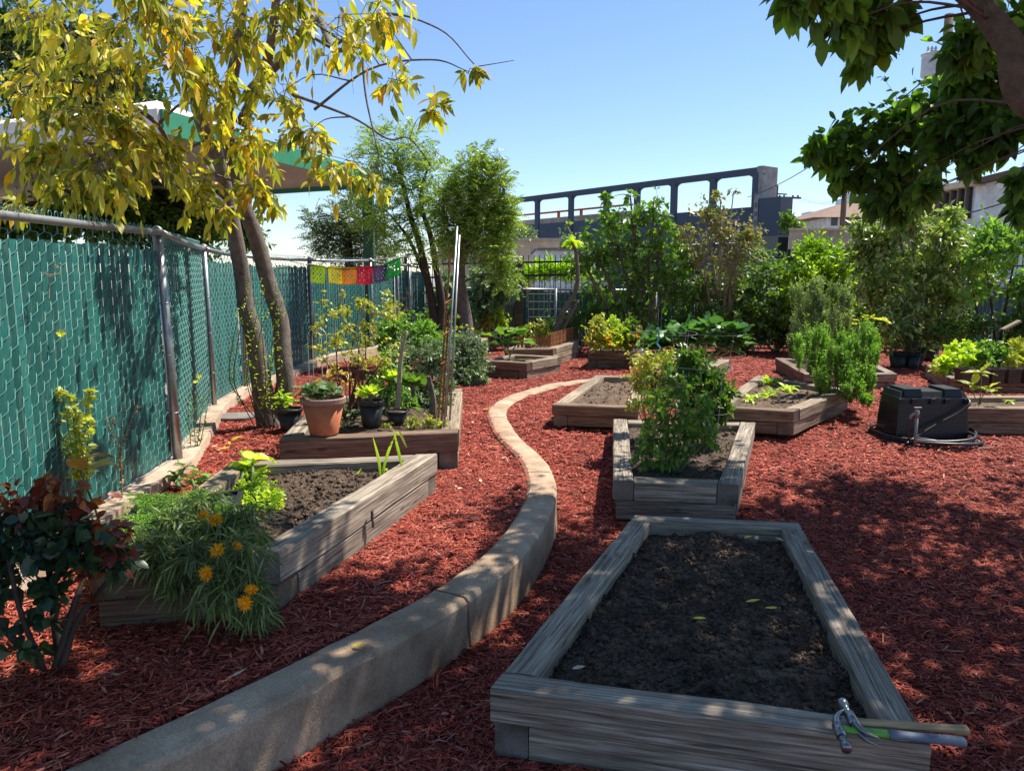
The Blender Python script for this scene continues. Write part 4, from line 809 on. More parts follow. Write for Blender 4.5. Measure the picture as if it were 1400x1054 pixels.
shrub('fig_tree', 'bushy fig tree with upright leafy shoots and pale trunks at the back fence', 'tree', 872, 474, 14, [pb(870, 300, 24, 13.8, .8), pb(835, 305, 24, 13.8, .7), pb(895, 282, 14, 13.8, .3), pb(830, 272, 9, 13.8, .15), pb(862, 268, 8, 13.8, .12), pb(905, 310, 22, 13.8, .7), pb(850, 345, 40, 13.8, 1.8), pb(900, 350, 38, 13.8, 1.6), pb(815, 350, 26, 13.8, .9), pb(870, 390, 40, 13.8, 1.6), pb(915, 390, 32, 13.8, 1.2), pb(820, 395, 34, 14, 1), pb(790, 365, 22, 13.9, .6), pb(940, 355, 30, 13.8, .9), pb(940, 395, 30, 13.9, .9), pb(880, 430, 30, 13.9, .6), pb(775, 310, 6, 13.8, .06), pb(800, 320, 10, 13.8, .15), pb(850, 420, 26, 13.8, .7)],
      'leaf_fig', .125, .068, nt=40, nl=8, stems=12, r=.05, crown='crown', trunkname='trunk', tr=.006, hi=False)
shrub('twiggy_shrub', 'half bare olive brown shrub with many pale upright stems', 'shrub', 985, 475, 14, [pb(960, 350, 34, 13.5, .8), pb(985, 310, 36, 13.5, 1.), pb(1010, 335, 34, 13.5, .9), pb(965, 300, 24, 13.5, .5), pb(1030, 320, 18, 13.5, .4), pb(985, 270, 12, 13.5, .15), pb(1003, 262, 10, 13.5, .08), pb(940, 320, 18, 13.5, .35), pb(1000, 365, 34, 13.5, .8)],
      'leaf_olive', .10, .045, nt=46, nl=9, stems=18, r=.028, bark='twig_pale', tr=.005)
shrub('leafy_shrub', 'mid green shrub filling the gap below the twiggy shrub', 'shrub', 1020, 478, 14.4, [pb(955, 400, 34, 14.2, 1.), pb(1000, 400, 36, 14.2, 1.2), pb(1045, 385, 38, 14.2, 1.2), pb(1065, 425, 30, 14.2, 1.), pb(940, 440, 26, 14.1, .7), pb(1010, 460, 30, 14, .8), pb(1020, 440, 36, 14, 1.2), pb(975, 440, 30, 14, .8), pb(1050, 440, 30, 14, 1.)], 'leaf_mid', .12, .06, nt=56, nl=9, stems=6)
shrub('rounded_bush', 'bright yellow green rounded bush in front of the iron fence', 'bush', 1120, 478, 14, [pb(1110, 350, 26, 13.8, 1.6), pb(1095, 385, 32, 13.6, 1.9), pb(1140, 380, 32, 13.6, 1.9), pb(1120, 415, 38, 13.6, 1.8), pb(1085, 410, 34, 13.8, 1.2), pb(1150, 360, 26, 13.8, 1.1), pb(1150, 430, 34, 13.6, 1.2), pb(1160, 400, 22, 13.8, 1.), pb(1115, 450, 34, 13.6, 1.)], 'leaf_bright', .10, .045, nt=72, nl=11, stems=6, up=.5, hang=-.1)
shrub('variegated_shrub', 'tall shrub with cream edged leaves and several brown trunks right of the rounded bush', 'shrub', 1255, 500, 11.6, [pb(1200, 335, 38, 11.8, 1.4), pb(1245, 310, 36, 11.6, 1.3), pb(1290, 330, 38, 11.6, 1.3), pb(1180, 310, 18, 11.8, .4), pb(1300, 295, 16, 11.6, .35), pb(1225, 290, 14, 11.6, .3), pb(1345, 385, 26, 11.8, .6), pb(1215, 380, 42, 11.6, 1.5), pb(1265, 375, 40, 11.6, 1.3), pb(1310, 365, 36, 11.6, 1), pb(1240, 420, 34, 11.4, .7), pb(1190, 405, 34, 11.8, 1.), pb(1290, 415, 36, 11.6, .9), pb(1225, 450, 34, 11.3, .8), pb(1275, 455, 30, 11.3, .6), pb(1195, 445, 24, 11.6, .5), pb(1330, 330, 30, 11.8, .8), pb(1180, 350, 26, 11.9, .8)], 'leaf_variegated', .115, .05, nt=70, nl=9, stems=9, r=.035, bark='bark')
shrub('leafy_shrub', 'leafy shrub leaning over the right end of the back fence', 'shrub', 1370, 505, 12.2, [pb(1345, 350, 34, 12, 1), pb(1390, 340, 36, 12, 1.1), pb(1360, 320, 26, 12.2, .8), pb(1330, 400, 24, 12, .4), pb(1395, 400, 30, 12, .8), pb(1430, 380, 40, 12, 1)], 'leaf_herb', .12, .06, nt=52, nl=9, stems=6, bark='bark_dark')
shrub('leafy_shrub', 'dark shrub low against the right end of the back fence', 'shrub', 1385, 505, 13.5, [pb(1390, 450, 34, 13, 1.2), pb(1340, 450, 22, 13, .6), pb(1420, 440, 40, 13, 1), pb(1300, 450, 22, 13.4, .5)], 'leaf_mid', .11, .055, nt=56, nl=9, stems=6, bark='bark_dark')
shrub('leafy_shrub', 'dark green shrub behind the pale herb, left of the rounded bush base', 'shrub', 1060, 480, 13.4, [pb(1060, 440, 26, 13.2, 1.), pb(1035, 455, 22, 13.2, .8), pb(1075, 460, 20, 13.2, .7)], 'leaf_dark', .10, .05, nt=60, nl=9, stems=5)
for px, py, Y, bl_, lf, L_, lb in ((1185, 478, 13.2, [(1175, 430, 26, 1), (1200, 445, 24, 1), (1185, 400, 20, .6), (1210, 465, 18, .6)], 'leaf_fig', .09, 'green shrub in the gap behind the yellow flowered stalks'),
        (1305, 485, 13.6, [(1300, 400, 30, .8), (1320, 440, 26, .8), (1290, 455, 24, .7), (1335, 370, 24, .5)], 'leaf_mid', .10, 'loose green shrub between the variegated shrub and the back fence end'),
        (940, 478, 14.3, [(925, 445, 24, .9), (955, 455, 22, .9), (905, 460, 18, .6)], 'leaf_mid', .09, 'low green shrub behind the collards'),
        (845, 476, 14.5, [(840, 450, 20, .8), (862, 458, 18, .7), (825, 462, 14, .5)], 'leaf_herb', .08, 'low bright shrub behind the far flower bed'),
        (735, 474, 15, [(735, 450, 16, .6), (722, 458, 14, .5), (750, 460, 12, .4)], 'leaf_yellowgreen', .08, 'low yellowish shrub behind the little picket fence'),
        (600, 480, 13.8, [(590, 440, 26, 1), (615, 430, 24, .9), (575, 460, 22, .8), (630, 455, 20, .7)], 'leaf_mid', .09, 'green shrub between the two feathery tree trunks')):
    shrub('leafy_shrub', lb, 'shrub', px, py, Y, [pb(x, y, r_q, Y-.2, w_q) for x, y, r_q, w_q in bl_], lf, L_, L_*.48, nt=50, nl=9, stems=6, bark='bark_dark')
# hedge beyond the iron fence
hb = [pb(x, 382+random.uniform(-5, 5), 20, 20.2, .9) for x in range(690, 800, 17)]
shrub('cane_hedge', 'yellow green hedge seen through the iron fence beside the fig tree', 'hedge', 740, 400, 20.4, hb, 'leaf_bright', .22, .05, nt=50, nl=9, stems=8, up=.9, hang=-.5, z=0.)
hb = [pb(x, 362+random.uniform(-6, 6), 20, 20.2, .9) for x in range(1040, 1240, 22)]
shrub('cane_hedge', 'dark green hedge seen through the iron fence left of the rounded bush', 'hedge', 1100, 400, 20.6, hb, 'leaf_mid', .16, .06, nt=50, nl=9, stems=8, z=0.)
# shrubs in the left middle
shrub('cabbage_tree', 'tall blue green leafy plant right of the rounder feathery tree trunk', 'plant', 672, 475, 14, [pb(665, 385, 24, 13.8, 1), pb(690, 395, 20, 13.8, .8), pb(660, 415, 22, 13.8, .8), pb(610, 395, 22, 14.6, .7), pb(600, 420, 24, 14.6, .7)], 'leaf_strawberry', .16, .1, nt=40, nl=8, stems=4, hi=True)
shrub('flowering_bush', 'yellow green bush beneath the rounder feathery tree', 'bush', 660, 475, 13.2, [pb(655, 445, 22, 13, .9), pb(670, 430, 16, 13, .5), pb(640, 455, 16, 13, .5)], 'leaf_yellowgreen', .08, .04, nt=46, nl=9, stems=4)
shrub('yellow_shrub', 'small bright yellow shrub in front of the shaded back fence', 'shrub', 680, 470, 14.6, [pb(680, 430, 12, 14.5, 1), pb(687, 440, 9, 14.5, .6), pb(672, 440, 8, 14.5, .5)], 'leaf_lime', .07, .04, nt=34, nl=8, stems=3)
shrub('leafy_shrub', 'dark green shrub at the base of the back fence under the fig tree', 'shrub', 790, 478, 14.4, [pb(790, 440, 20, 14, .9), pb(770, 450, 16, 14, .6), pb(812, 430, 18, 14.2, .8)], 'leaf_mid', .09, .045, nt=46, nl=9, stems=4)
# papaya-like stalk
r_ = empty('papaya_plant', tuple(P(752, 476, 14.2)), 'leaning bare stalk topped with a small yellow leaf rosette', 'plant'); mb = MB()
sp = smooth_path(PP(14.2, (754, 476), (768, 430), (788, 395), (788, 350), (783, 332)), 5); mb.tube(sp, lerp_r([.07, .05, .035, .03], len(sp)), 8); sp = smooth_path(PP(14.2, (757, 476), (775, 440), (790, 410)), 5); mb.tube(sp, .035, 7); mb.build('stem', 'bark', r_, smooth=True)
c = np.array(P(783, 330, 14.2)); V, Fl = leaves_np(np.repeat(c[None], 26, 0), rdir(26)*[1, 1, .35], .22, .09, .4, .15, True); np_mesh('foliage', V, Fl, 'leaf_lime', r_)

# ================================================================ GARDEN PLANTS
def zof(px, py, z=0.): return G(px, py, z).y
def spikes(cx, cy, rx, ry, Y, n, px=9, pz=21):                  # many narrow upright sprays make the herb's ragged outline
    out = []
    for _ in range(n):
        a, k = random.uniform(0, 6.283), random.random()**.5; x, y = cx+rx*k*math.cos(a), cy+ry*k*math.sin(a); out.append(pb(x, y, px*random.uniform(.7, 1.2), Y+random.uniform(-.35, .25), .3, rpy=pz*random.uniform(.7, 1.35)))
    return out
shrub('herb_bush', 'tall pale grey green feathery herb behind the brighter one', 'herb', 1120, 520, 9.9, spikes(1122, 438, 54, 34, 9.9, 44)+spikes(1120, 480, 40, 26, 9.8, 16), 'leaf_herb_pale', .045, .013, nt=85, nl=20, stems=26, r=.006, bark='stem_green', hang=-.55, up=1.3, tr=.0015, z=.15)
shrub('herb_bush', 'bright green feathery herb spilling over the bed corner to the mulch', 'herb', 1150, 552, 8.6, spikes(1145, 492, 60, 30, 8.6, 44)+spikes(1155, 525, 46, 24, 8.5, 28)+spikes(1172, 548, 22, 12, 8.25, 8, 9, 13), 'leaf_herb', .042, .013, nt=85, nl=20, stems=30, r=.006, bark='stem_green', hang=-.55, up=1.3, tr=.0015, z=.15)
r_ = stemmy('fennel_plant', 'sparse stalks with yellow flower heads right of the herbs', 'plant', G(1180, 500, .15), [PP(9.9, (1180, 505), (1185+dx*.4, 470), (1190+dx, 432+abs(dx)*.4)) for dx in (-32, -20, -6, 6, 16, 24)], 'leaf_herb_pale', .05, .012, 60, 'stem_green', .004)
petals(r_, 'flower_head', [P(1190+dx+random.uniform(-4, 4), 432+abs(dx)*.4+random.uniform(-3, 3), 9.9) for dx in (-32, -20, -6, 6, 16, 24) for _ in range(3)], .045, 9, 'petal_yellow', nrm=(0, -.2, 1))
# collards
def bigleaf(name, label, cat, base, crowns, leaf, L, W, n, group=None, stalk=.5, droop=.6, up=.5, r=.014, bark='stem_green'):
    """crowns: list of points where leaf rosettes sit, on stems from the base"""
    root = empty(name, tuple(base), label, cat, group); mb = MB(); LP = []
    for c in crowns:
        c = Vector(c); b = Vector(base)+Vector((random.uniform(-.03, .03),)*2+(0,)); pts = smooth_path([b, b.lerp(c, .5)+Vector((random.uniform(-.03, .03), random.uniform(-.03, .03), 0)), c], 4); mb.tube(pts, lerp_r([r, r*.7], len(pts)), 6)
        D = rdir(n); D[:, 2] = np.abs(D[:, 2])*up+rng.uniform(-.1, .3, n); D = unit(D); A = np.array(c)+rng.normal(size=(n, 3))*L*.08; s = rng.uniform(.6, 1.15, n); B = A+D*(L*stalk*s)[:, None]
        V, Fq = segs_np(A, B, .004*L/.2, .003*L/.2, 4); n0 = len(mb.v); mb.v += [tuple(x) for x in V]; mb.f += [tuple(int(y)+n0 for y in f) for f in Fq]
        D2 = unit(D+[0, 0, -.1]); nseg = 7; nw = 4                      # broad leaves: a grid with a wavy edge
        for k in range(n):
            d = D2[k]; sd = unit(np.cross(d, [0, 0, 1.])+rng.normal(size=3)*.15); nn = np.cross(sd, d); l, w_ = L*s[k], W*s[k]; ph = rng.uniform(0, 6)
            G_ = []
            for i_ in range(nseg+1):
                t = i_/nseg; wf = math.sin(min(1, t*1.12+.06)**.8*math.pi)**.65 if t < .99 else .05; ctr = B[k]+d*l*t+np.array([0, 0, -1.])*droop*l*t*t*.6
                for j_ in range(-nw//2, nw//2+1): u = j_/(nw/2); G_.append(ctr+sd*u*w_*wf*.5+nn*(abs(u)*.12*w_+.07*w_*math.sin(ph+t*11+u*3)*abs(u)))
            ii = (np.arange(nw)[None]+np.arange(nseg)[:, None]*(nw+1)).reshape(-1, 1); LP.append((np.array(G_), [ii+np.array([[0, 1, nw+2, nw+1]])]))
    mb.build('stem', bark, root, smooth=True); V, Fl = merge(LP); np_mesh('foliage', V, Fl, leaf, root, smooth=True); return root
bigleaf('collard_plant', 'large dark green leafed collard, the biggest clump right of centre', 'vegetable', G(962, 500, .15), PP(10.2, (940, 458), (968, 455), (1000, 462), (955, 472), (985, 478), (925, 470), (1008, 475)), 'leaf_collard', .27, .21, 17, stalk=.4, droop=.55, up=.95)
bigleaf('collard_plant', 'smaller blue green collard clump left of the biggest one', 'vegetable', G(915, 500, .15), PP(10.4, (905, 468), (918, 472), (893, 474), (905, 480)), 'leaf_collard', .25, .19, 14, stalk=.4, droop=.45, up=.9)
# bed behind foreground: leafy bush + drying plant + tomato
shrub('pepper_bush', 'leafy green bush in the grey timber bed right behind the foreground bed', 'bush', 920, 640, 5.75, [pb(925, 530, 34, 5.8, .9), pb(895, 555, 32, 5.8, .8), pb(925, 585, 42, 5.75, 1.2), pb(968, 600, 24, 5.7, .5), pb(880, 625, 22, 5.7, .5), pb(960, 560, 28, 5.8, .6), pb(890, 600, 26, 5.7, 1), pb(945, 600, 28, 5.75, .9), pb(915, 625, 34, 5.7, 1.2), pb(955, 570, 24, 5.9, .7)], 'leaf_fig', .06, .028, nt=23, nl=9, stems=16, r=.008, bark='stem_green', tr=.002, hi=True, z=.03)
shrub('tomato_plant', 'dark leafy tomato plant tangled in a wire cage behind the pepper bush', 'vegetable', 960, 590, 6.6, [pb(940, 490, 24, 6.7, .7), pb(990, 540, 18, 6.6, .6), pb(950, 505, 28, 6.6, 1), pb(975, 525, 26, 6.6, 1), pb(930, 520, 28, 6.6, 1), pb(965, 555, 30, 6.5, 1.2), pb(985, 560, 18, 6.5, .6), pb(945, 560, 26, 6.5, .9)], 'leaf_mid', .065, .032, nt=50, nl=11, stems=10, r=.008, bark='stem_green', tr=.002, z=.03)
shrub('withered_plant', 'partly withered yellowish plant at the top left of the tomato plant', 'vegetable', 890, 590, 6.9, [pb(885, 500, 26, 6.9, 1), pb(915, 498, 22, 6.9, .8), pb(875, 525, 20, 6.9, .8), pb(895, 545, 24, 6.9, .8), pb(868, 555, 12, 6.9, .3)], 'leaf_yellowgreen', .05, .022, nt=44, nl=10, stems=10, r=.006, bark='leaf_dry', tr=.002, z=.03)
r_ = stemmy('zinnia_plant', 'pinkish red bloom peeking between the pepper bush and the tomato plant', 'flower', G(950, 600, .05), [PP(6.2, (950, 620), (948, 590), (946+dx, 568)) for dx in (-8, 0, 10)], 'leaf_mid', .05, .025, 10)
petals(r_, 'flower', [P(940, 566, 6.15), P(950, 563, 6.15), P(957, 569, 6.15), P(946, 572, 6.15)], .035, 12, 'petal_pink')
def cage(label, c, z0, hs, R, mat='wire_white', legs=4, group='wire plant cages'):
    root = empty('plant_cage', (c[0], c[1], z0), label, 'wire cage', group); mb = MB()
    for h in hs: mb.tube([(c[0]+R*math.cos(a), c[1]+R*math.sin(a), z0+h+.01*math.sin(a*2)) for a in np.linspace(0, 2*math.pi, 25)], .0017, 4)
    mb.build('ring', mat, root); mb = MB()
    for k in range(legs): a = k*2*math.pi/legs+.5; mb.tube([(c[0]+R*.8*math.cos(a), c[1]+R*.8*math.sin(a), z0), (c[0]+R*math.cos(a), c[1]+R*math.sin(a), z0+max(hs))], .0022, 4)
    mb.build('wire_leg', mat, root); return root
c = P(955, 590, 6.55); cage('wire cage round the tomato plant', (c.x, c.y), .03, (.35, .72), .27)
c = P(960, 520, 10.2); cage('large wire cage round the biggest collard clump', (c.x, c.y), .15, (.35, .62), .55)
c = P(905, 520, 9.6); cage('wire cage round the smaller collard clump', (c.x, c.y), .15, (.4, .66), .42)
tag(MB().tube([P(900, 448, 9.3), P(901, 460, 9.3), P(898, 470, 9.28), P(903, 476, 9.3), P(899, 484, 9.3)], .012, 6).build('rope', 'rope_teal'), 'short twist of teal rope hanging on the collard cage', 'rope')
# seedlings
for k, (px, py, s, lb) in enumerate([(1050, 523, .16, 'lime seedling clump at the back of the sunlit bed'), (1072, 533, .13, 'lime seedling clump nearest the bright herb'), (1048, 541, .13, 'lime seedling clump in the middle of the sunlit bed'), (1025, 546, .10, 'smallest lime seedling clump by the left corner of the sunlit bed')]):
    bigleaf('seedling', lb, 'seedling', G(px, py, .18), [G(px, py, .20), G(px+9, py-2, .20)], 'leaf_lime', s, s*.35, 14, 'lime seedlings', stalk=.15, droop=.7, up=.5, r=.004)
tg = G(1340, 552, .16); bigleaf('young_shrub', 'young plant with large yellow green leaves behind the black bin', 'plant', tg, [P(1330, 530, 7.9), P(1342, 512, 7.9), P(1352, 535, 7.8)], 'leaf_yellowgreen', .18, .075, 8, stalk=.15, droop=.4, r=.006)
bigleaf('seedling', 'tiny green seedling alone in the bed behind the black bin', 'seedling', G(1380, 549, .16), [G(1380, 549, .18)], 'leaf_lime', .07, .03, 7, stalk=.1)
# orange flower bed
for k, (px, w_, lf, lb) in enumerate([(820, 26, 'leaf_yellowgreen', 'yellow green plant at the left of the far flower bed'), (842, 24, 'leaf_lime', 'lime plant in the middle of the far flower bed'), (866, 20, 'leaf_mid', 'greener plant at the right of the far flower bed')]):
    r_ = shrub('flowering_plant', lb, 'plant', px, 480, 12.7, [pb(px, 455, w_*.8, 12.6, 1), pb(px-8, 466, w_*.6, 12.5, .8), pb(px+9, 464, w_*.6, 12.5, .8), pb(px-3, 440, w_*.4, 12.7, .4)], lf, .065, .035, nt=60, nl=11, stems=6, r=.008, bark='stem_green', z=.22)
    petals(r_, 'blossom', [P(px+random.uniform(-20, 20), random.uniform(445, 472), 12.25) for _ in range(9)], .04, 8, 'petal_orange' if k != 1 else 'petal_yellow')
bigleaf('squash_plant', 'squash with broad bright leaves in the small low far left bed', 'vegetable', G(695, 486, .22), [P(683, 462, 11.9), P(697, 455, 11.9), P(708, 468, 11.9), P(690, 472, 11.8)], 'leaf_fig', .22, .19, 6, stalk=.5, droop=.3)
shrub('flowering_weed', 'slender plant with white flower heads right of the wooden post', 'plant', 757, 472, 13.6, [pb(752, 440, 12, 13.5, .6), pb(768, 445, 12, 13.5, .6), pb(758, 455, 14, 13.5, .6)], 'leaf_mid', .07, .03, nt=30, nl=8, stems=5, r=.006, bark='stem_green')
# left middle group
shrub('curly_kale', 'bright curly kale mound below the flag string', 'vegetable', 555, 500, 9.6, [pb(540, 455, 28, 9.6, 1.5), pb(575, 462, 30, 9.6, 1.5), pb(600, 475, 22, 9.6, .8), pb(530, 470, 18, 9.6, 1.1), pb(550, 480, 24, 9.5, 1.2), pb(580, 450, 14, 9.7, .7)], 'leaf_herb', .055, .04, nt=60, nl=13, stems=6, r=.012, bark='stem_green', z=.25)
shrub('wormwood_shrub', 'silvery grey green shrub crowding the trellis in the left bed', 'shrub', 575, 575, 7.6, [pb(555, 490, 34, 7.7, 1), pb(595, 495, 30, 7.7, 1.2), pb(530, 545, 22, 7.5, .5), pb(605, 560, 18, 7.3, .7), pb(570, 540, 28, 7.5, 1.1), pb(595, 555, 22, 7.4, 1), pb(548, 525, 18, 7.6, .6), pb(600, 480, 18, 7.8, .7), pb(608, 530, 16, 7.5, .6)], 'leaf_greygreen', .05, .016, nt=110, nl=14, stems=12, r=.02, bark='bark', z=.26)
shrub('round_bush', 'round grey green bush beside the far end of the left bed', 'bush', 640, 522, 9.2, [pb(632, 478, 28, 9.2, 1.5), pb(648, 495, 26, 9.1, 1.5), pb(618, 470, 20, 9.3, .8), pb(640, 520, 20, 8.9, 1.2), pb(620, 516, 16, 9, .8), pb(655, 515, 13, 8.9, .7), pb(625, 500, 20, 9.1, 1.3), pb(640, 510, 18, 9, 1.1), pb(655, 475, 12, 9.2, .6)], 'leaf_greygreen', .05, .022, nt=80, nl=13, stems=6, r=.012)
r_ = shrub('yellow_daisy_bush', 'small yellow flowered plant above the round bush', 'plant', 630, 478, 9.9, [pb(632, 448, 12, 9.9, .8), pb(620, 440, 9, 9.9, .5), pb(642, 455, 8, 9.9, .5)], 'leaf_mid', .045, .02, nt=36, nl=9, stems=5, r=.006, bark='stem_green')
petals(r_, 'flower', [P(random.uniform(612, 648), random.uniform(432, 462), 9.7) for _ in range(13)], .03, 9, 'petal_yellow')
shrub('salvia_plant', 'loose green leafy plant filling the bed behind the black pots', 'plant', 525, 575, 7.1, [pb(515, 530, 24, 7.1, .9), pb(540, 515, 24, 7.2, .9), pb(500, 550, 20, 7.0, .6), pb(555, 545, 20, 7.0, .7), pb(525, 490, 18, 7.2, .5)], 'leaf_herb', .045, .02, nt=44, nl=10, stems=9, r=.008, bark='stem_green', z=.26, tr=.002)
# sparse rose canes
rb_ = [pb(random.uniform(430, 545), random.uniform(402, 505), random.uniform(8, 17), random.uniform(6.5, 7.1), random.uniform(.3, .8)) for _ in range(58)]
shrub('rose_bush', 'tall sparse rose with thin reddish canes in the left bed', 'rose', 478, 578, 6.75, rb_, 'leaf_yellowgreen', .034, .022, nt=12, nl=6, stems=20, r=.009, bark='stem_red', tr=.0018, z=.26, hi=False, up=.6)
r_ = stemmy('rose_bush', 'slim climbing rose with a few pink blooms near the far left fence corner', 'rose', P(560, 500, 12), [PP(12, (560, 490), (556+dx*.4, 440), (556+dx, 360)) for dx in (-14, -4, 6, 16)], 'leaf_mid', .05, .028, 60, 'stem_red', .008)
petals(r_, 'bloom', [P(557, 402, 11.9), P(552, 410, 11.9), P(562, 408, 11.9), P(555, 422, 11.9)], .05, 11, 'petal_pink', tilt=.7)
# pots
def pot(name, label, c, R, H, mat, rim='', taper=.72, square=False, group=None, plantfn=None):
    root = empty(name, tuple(c), label, 'flower pot', group); c = Vector(c); n = 4 if square else 28
    k = 1.414*.5*2**.5 if not square else 1.3
    prof = [(.001, 0), (R*taper*k, 0), (R*taper*k+.002, .01), (R*k*.97, H*.86), (R*k*.97, H*.86)]
    rm = [(R*k*.97, H*.84), (R*k*1.06, H*.85), (R*k*1.08, H*.98), (R*k*1.05, H), (R*k*.98, H), (R*k*.95, H*.8), (.001, H*.8)]
    MB().lathe(c, prof, n).build('pot_body', mat, root, smooth=not square); MB().lathe(c, rm, n).build('pot_rim', rim or mat, root, smooth=False)
    MB().lathe(c, [(R*k*.945, H*.86), (.001, H*.9)], n).build('soil', 'soil_dark', root); return root
c = G(438, 597, .31); c.y += .0; tp_ = pot('terracotta_pot', 'big terracotta pot on the corner of the left bed holding a strawberry plant', c+Vector((0, .12, 0)), .165, .29, 'terracotta', 'terracotta_rim', .66)
c = c+Vector((0, .12, 0)); bigleaf('strawberry_plant', 'strawberry plant spilling from the big terracotta pot', 'plant', c+Vector((0, 0, .24)), [c+Vector((random.uniform(-.12, .12), random.uniform(-.1, .08), random.uniform(.28, .36))) for _ in range(8)], 'leaf_strawberry', .075, .055, 15, stalk=.7, droop=.5, up=.9, r=.004)
c = G(397, 588, .02); pot('nursery_pot', 'black pot between the yellowing tree trunk and the terracotta pot', c, .12, .22, 'pot_black', group='black nursery pots'); bigleaf('bedding_plant', 'small yellow green plant in the black pot beside the tree trunk', 'plant', c+Vector((0, 0, .18)), [c+Vector((random.uniform(-.08, .08), 0, random.uniform(.22, .34))) for _ in range(5)], 'leaf_lime', .09, .05, 9, stalk=.5, r=.004)
c = G(508, 582, .27); pot('nursery_pot', 'black pot with a lime rosette in the middle of the left bed', c, .105, .22, 'pot_black', group='black nursery pots')
def rosette(label, c, R, leaf, n=34, group=None):
    root = empty('succulent', tuple(c), label, 'succulent', group); ga = 2.39996; LP = []
    for k in range(n):
        t = k/n; a = k*ga; el = 1.25*(1-t)**.8; D = np.array([[math.cos(a)*math.cos(el), math.sin(a)*math.cos(el), math.sin(el)]]); LP.append(leaves_np(np.array([c]), D, R*(.45+.6*t), R*.42*(.5+.6*t), -.12, .15, True, 1.5))
    V, Fl = merge(LP); np_mesh('foliage', V, Fl, leaf, root); MB().tube([c-Vector((0, 0, .1)), c+Vector((0, 0, .01))], .018, 7).build('stem', 'bark', root); return root
rosette('lime green rosette succulent in the tall black pot', c+Vector((0, -.02, .27)), .15, 'leaf_lime'); rosette('second lime rosette leaning right behind the potted one', G(541, 560, .27)+Vector((0, 0, .3)), .15, 'leaf_lime'); 
c = G(543, 578, .27); pot('nursery_pot', 'small black pot with a dark rosette right of the tall black pot', c, .09, .11, 'pot_black', group='black nursery pots'); rosette('dark green drooping rosette behind the small black pot', G(565, 568, .27)+Vector((0, 0, .28)), .20, 'leaf_mid', 44)
bigleaf('jade_plant', 'low plant with round green and orange leaves right of the terracotta pot', 'plant', G(470, 585, .27), [P(x, y, 6.35) for x, y in ((468, 560), (480, 565), (462, 572), (485, 578), (470, 548))], 'leaf_strawberry', .07, .05, 7, stalk=.3, r=.006)
bigleaf('croton_plant', 'yellow and orange leafed plant behind the terracotta pot', 'plant', G(455, 560, .2), [P(x, y, 7.1) for x, y in ((450, 520), (468, 512), (458, 532), (475, 525))], 'leaf_croton', .14, .05, 9, stalk=.2, r=.006)
shrub('ground_sedum', 'low patch of yellow green succulent at the front right of the left bed', 'plant', 580, 583, 6.3, [pb(565, 578, 12, 6.3, .8), pb(590, 578, 14, 6.3, .9), pb(605, 582, 10, 6.25, .5), pb(530, 584, 8, 6.3, .4)], 'leaf_yellowgreen', .028, .018, nt=40, nl=8, stems=3, r=.004, z=.25)
tag(MB().tube(smooth_path(PP(6.7, (540, 580), (545, 540), (548, 490), (556, 452)), 5), lerp_r([.028, .024, .018, .012], 16), 8).build('pruned_stump', 'twig_pale', smooth=True), 'bare grey pruned stem standing in the left bed', 'stem')
tag(MB().tube(smooth_path(PP(6.6, (590, 580), (592, 548), (586, 515)), 5), lerp_r([.04, .03, .02], 11), 8).build('pruned_stump', 'bark'), 'short brown trunk stub just left of the trellis foot', 'stem')
# wire hoops
def hoop(label, x0, x1, ytop, ybot, Y):
    a, b = P(x0, ybot, Y), P(x1, ybot, Y); h = P(x0, ytop, Y).z; m = (a+b)/2; rr = (b-a).length/2; pts = [a]+[Vector((m.x-rr*math.cos(t), Y, h-rr+rr*math.sin(t))) for t in np.linspace(0, math.pi, 11)]+[b]; tag(MB().tube(pts, .0045, 6).build('wire_hoop', 'wire_white'), label, 'hoop', 'wire hoops')
hoop('taller wire hoop behind the terracotta pot', 424, 449, 448, 545, 7.3); hoop('lower wire hoop overlapping the taller one behind the terracotta pot', 430, 442, 455, 548, 7.1)
# trellis poles
r_ = empty('garden_trellis', tuple(G(612, 592, .3)), 'leaning metal and cedar trellis at the corner of the left bed', 'trellis')
a, b, a2, b2 = P(607, 590, 6.15), P(625, 310, 6.7), P(615, 575, 6.25), P(628, 322, 6.8)
MB().tube([a, b], .009, 8).build('metal_stake', 'galvanised', r_, smooth=True); MB().tube([a2, b2], .009, 8).build('metal_stake', 'galvanised', r_, smooth=True); 
for (x0, y0, x1, y1, Y) in ((598, 588, 616, 345, 6.6), (603, 588, 614, 430, 6.5), (609, 586, 619, 400, 6.7)): MB().bar(P(x0, y0, Y-.1), P(x1, y1, Y+.15), .016, .012).build('cedar_slat', 'cedar', r_)
for (x0, x1, y) in ((600, 613, 545), (603, 616, 495), (606, 617, 455), (609, 618, 412)): MB().bar(P(x0, y+3, 6.56), P(x1, y-3, 6.6), .03, .01).build('cross_slat', 'cedar', r_)
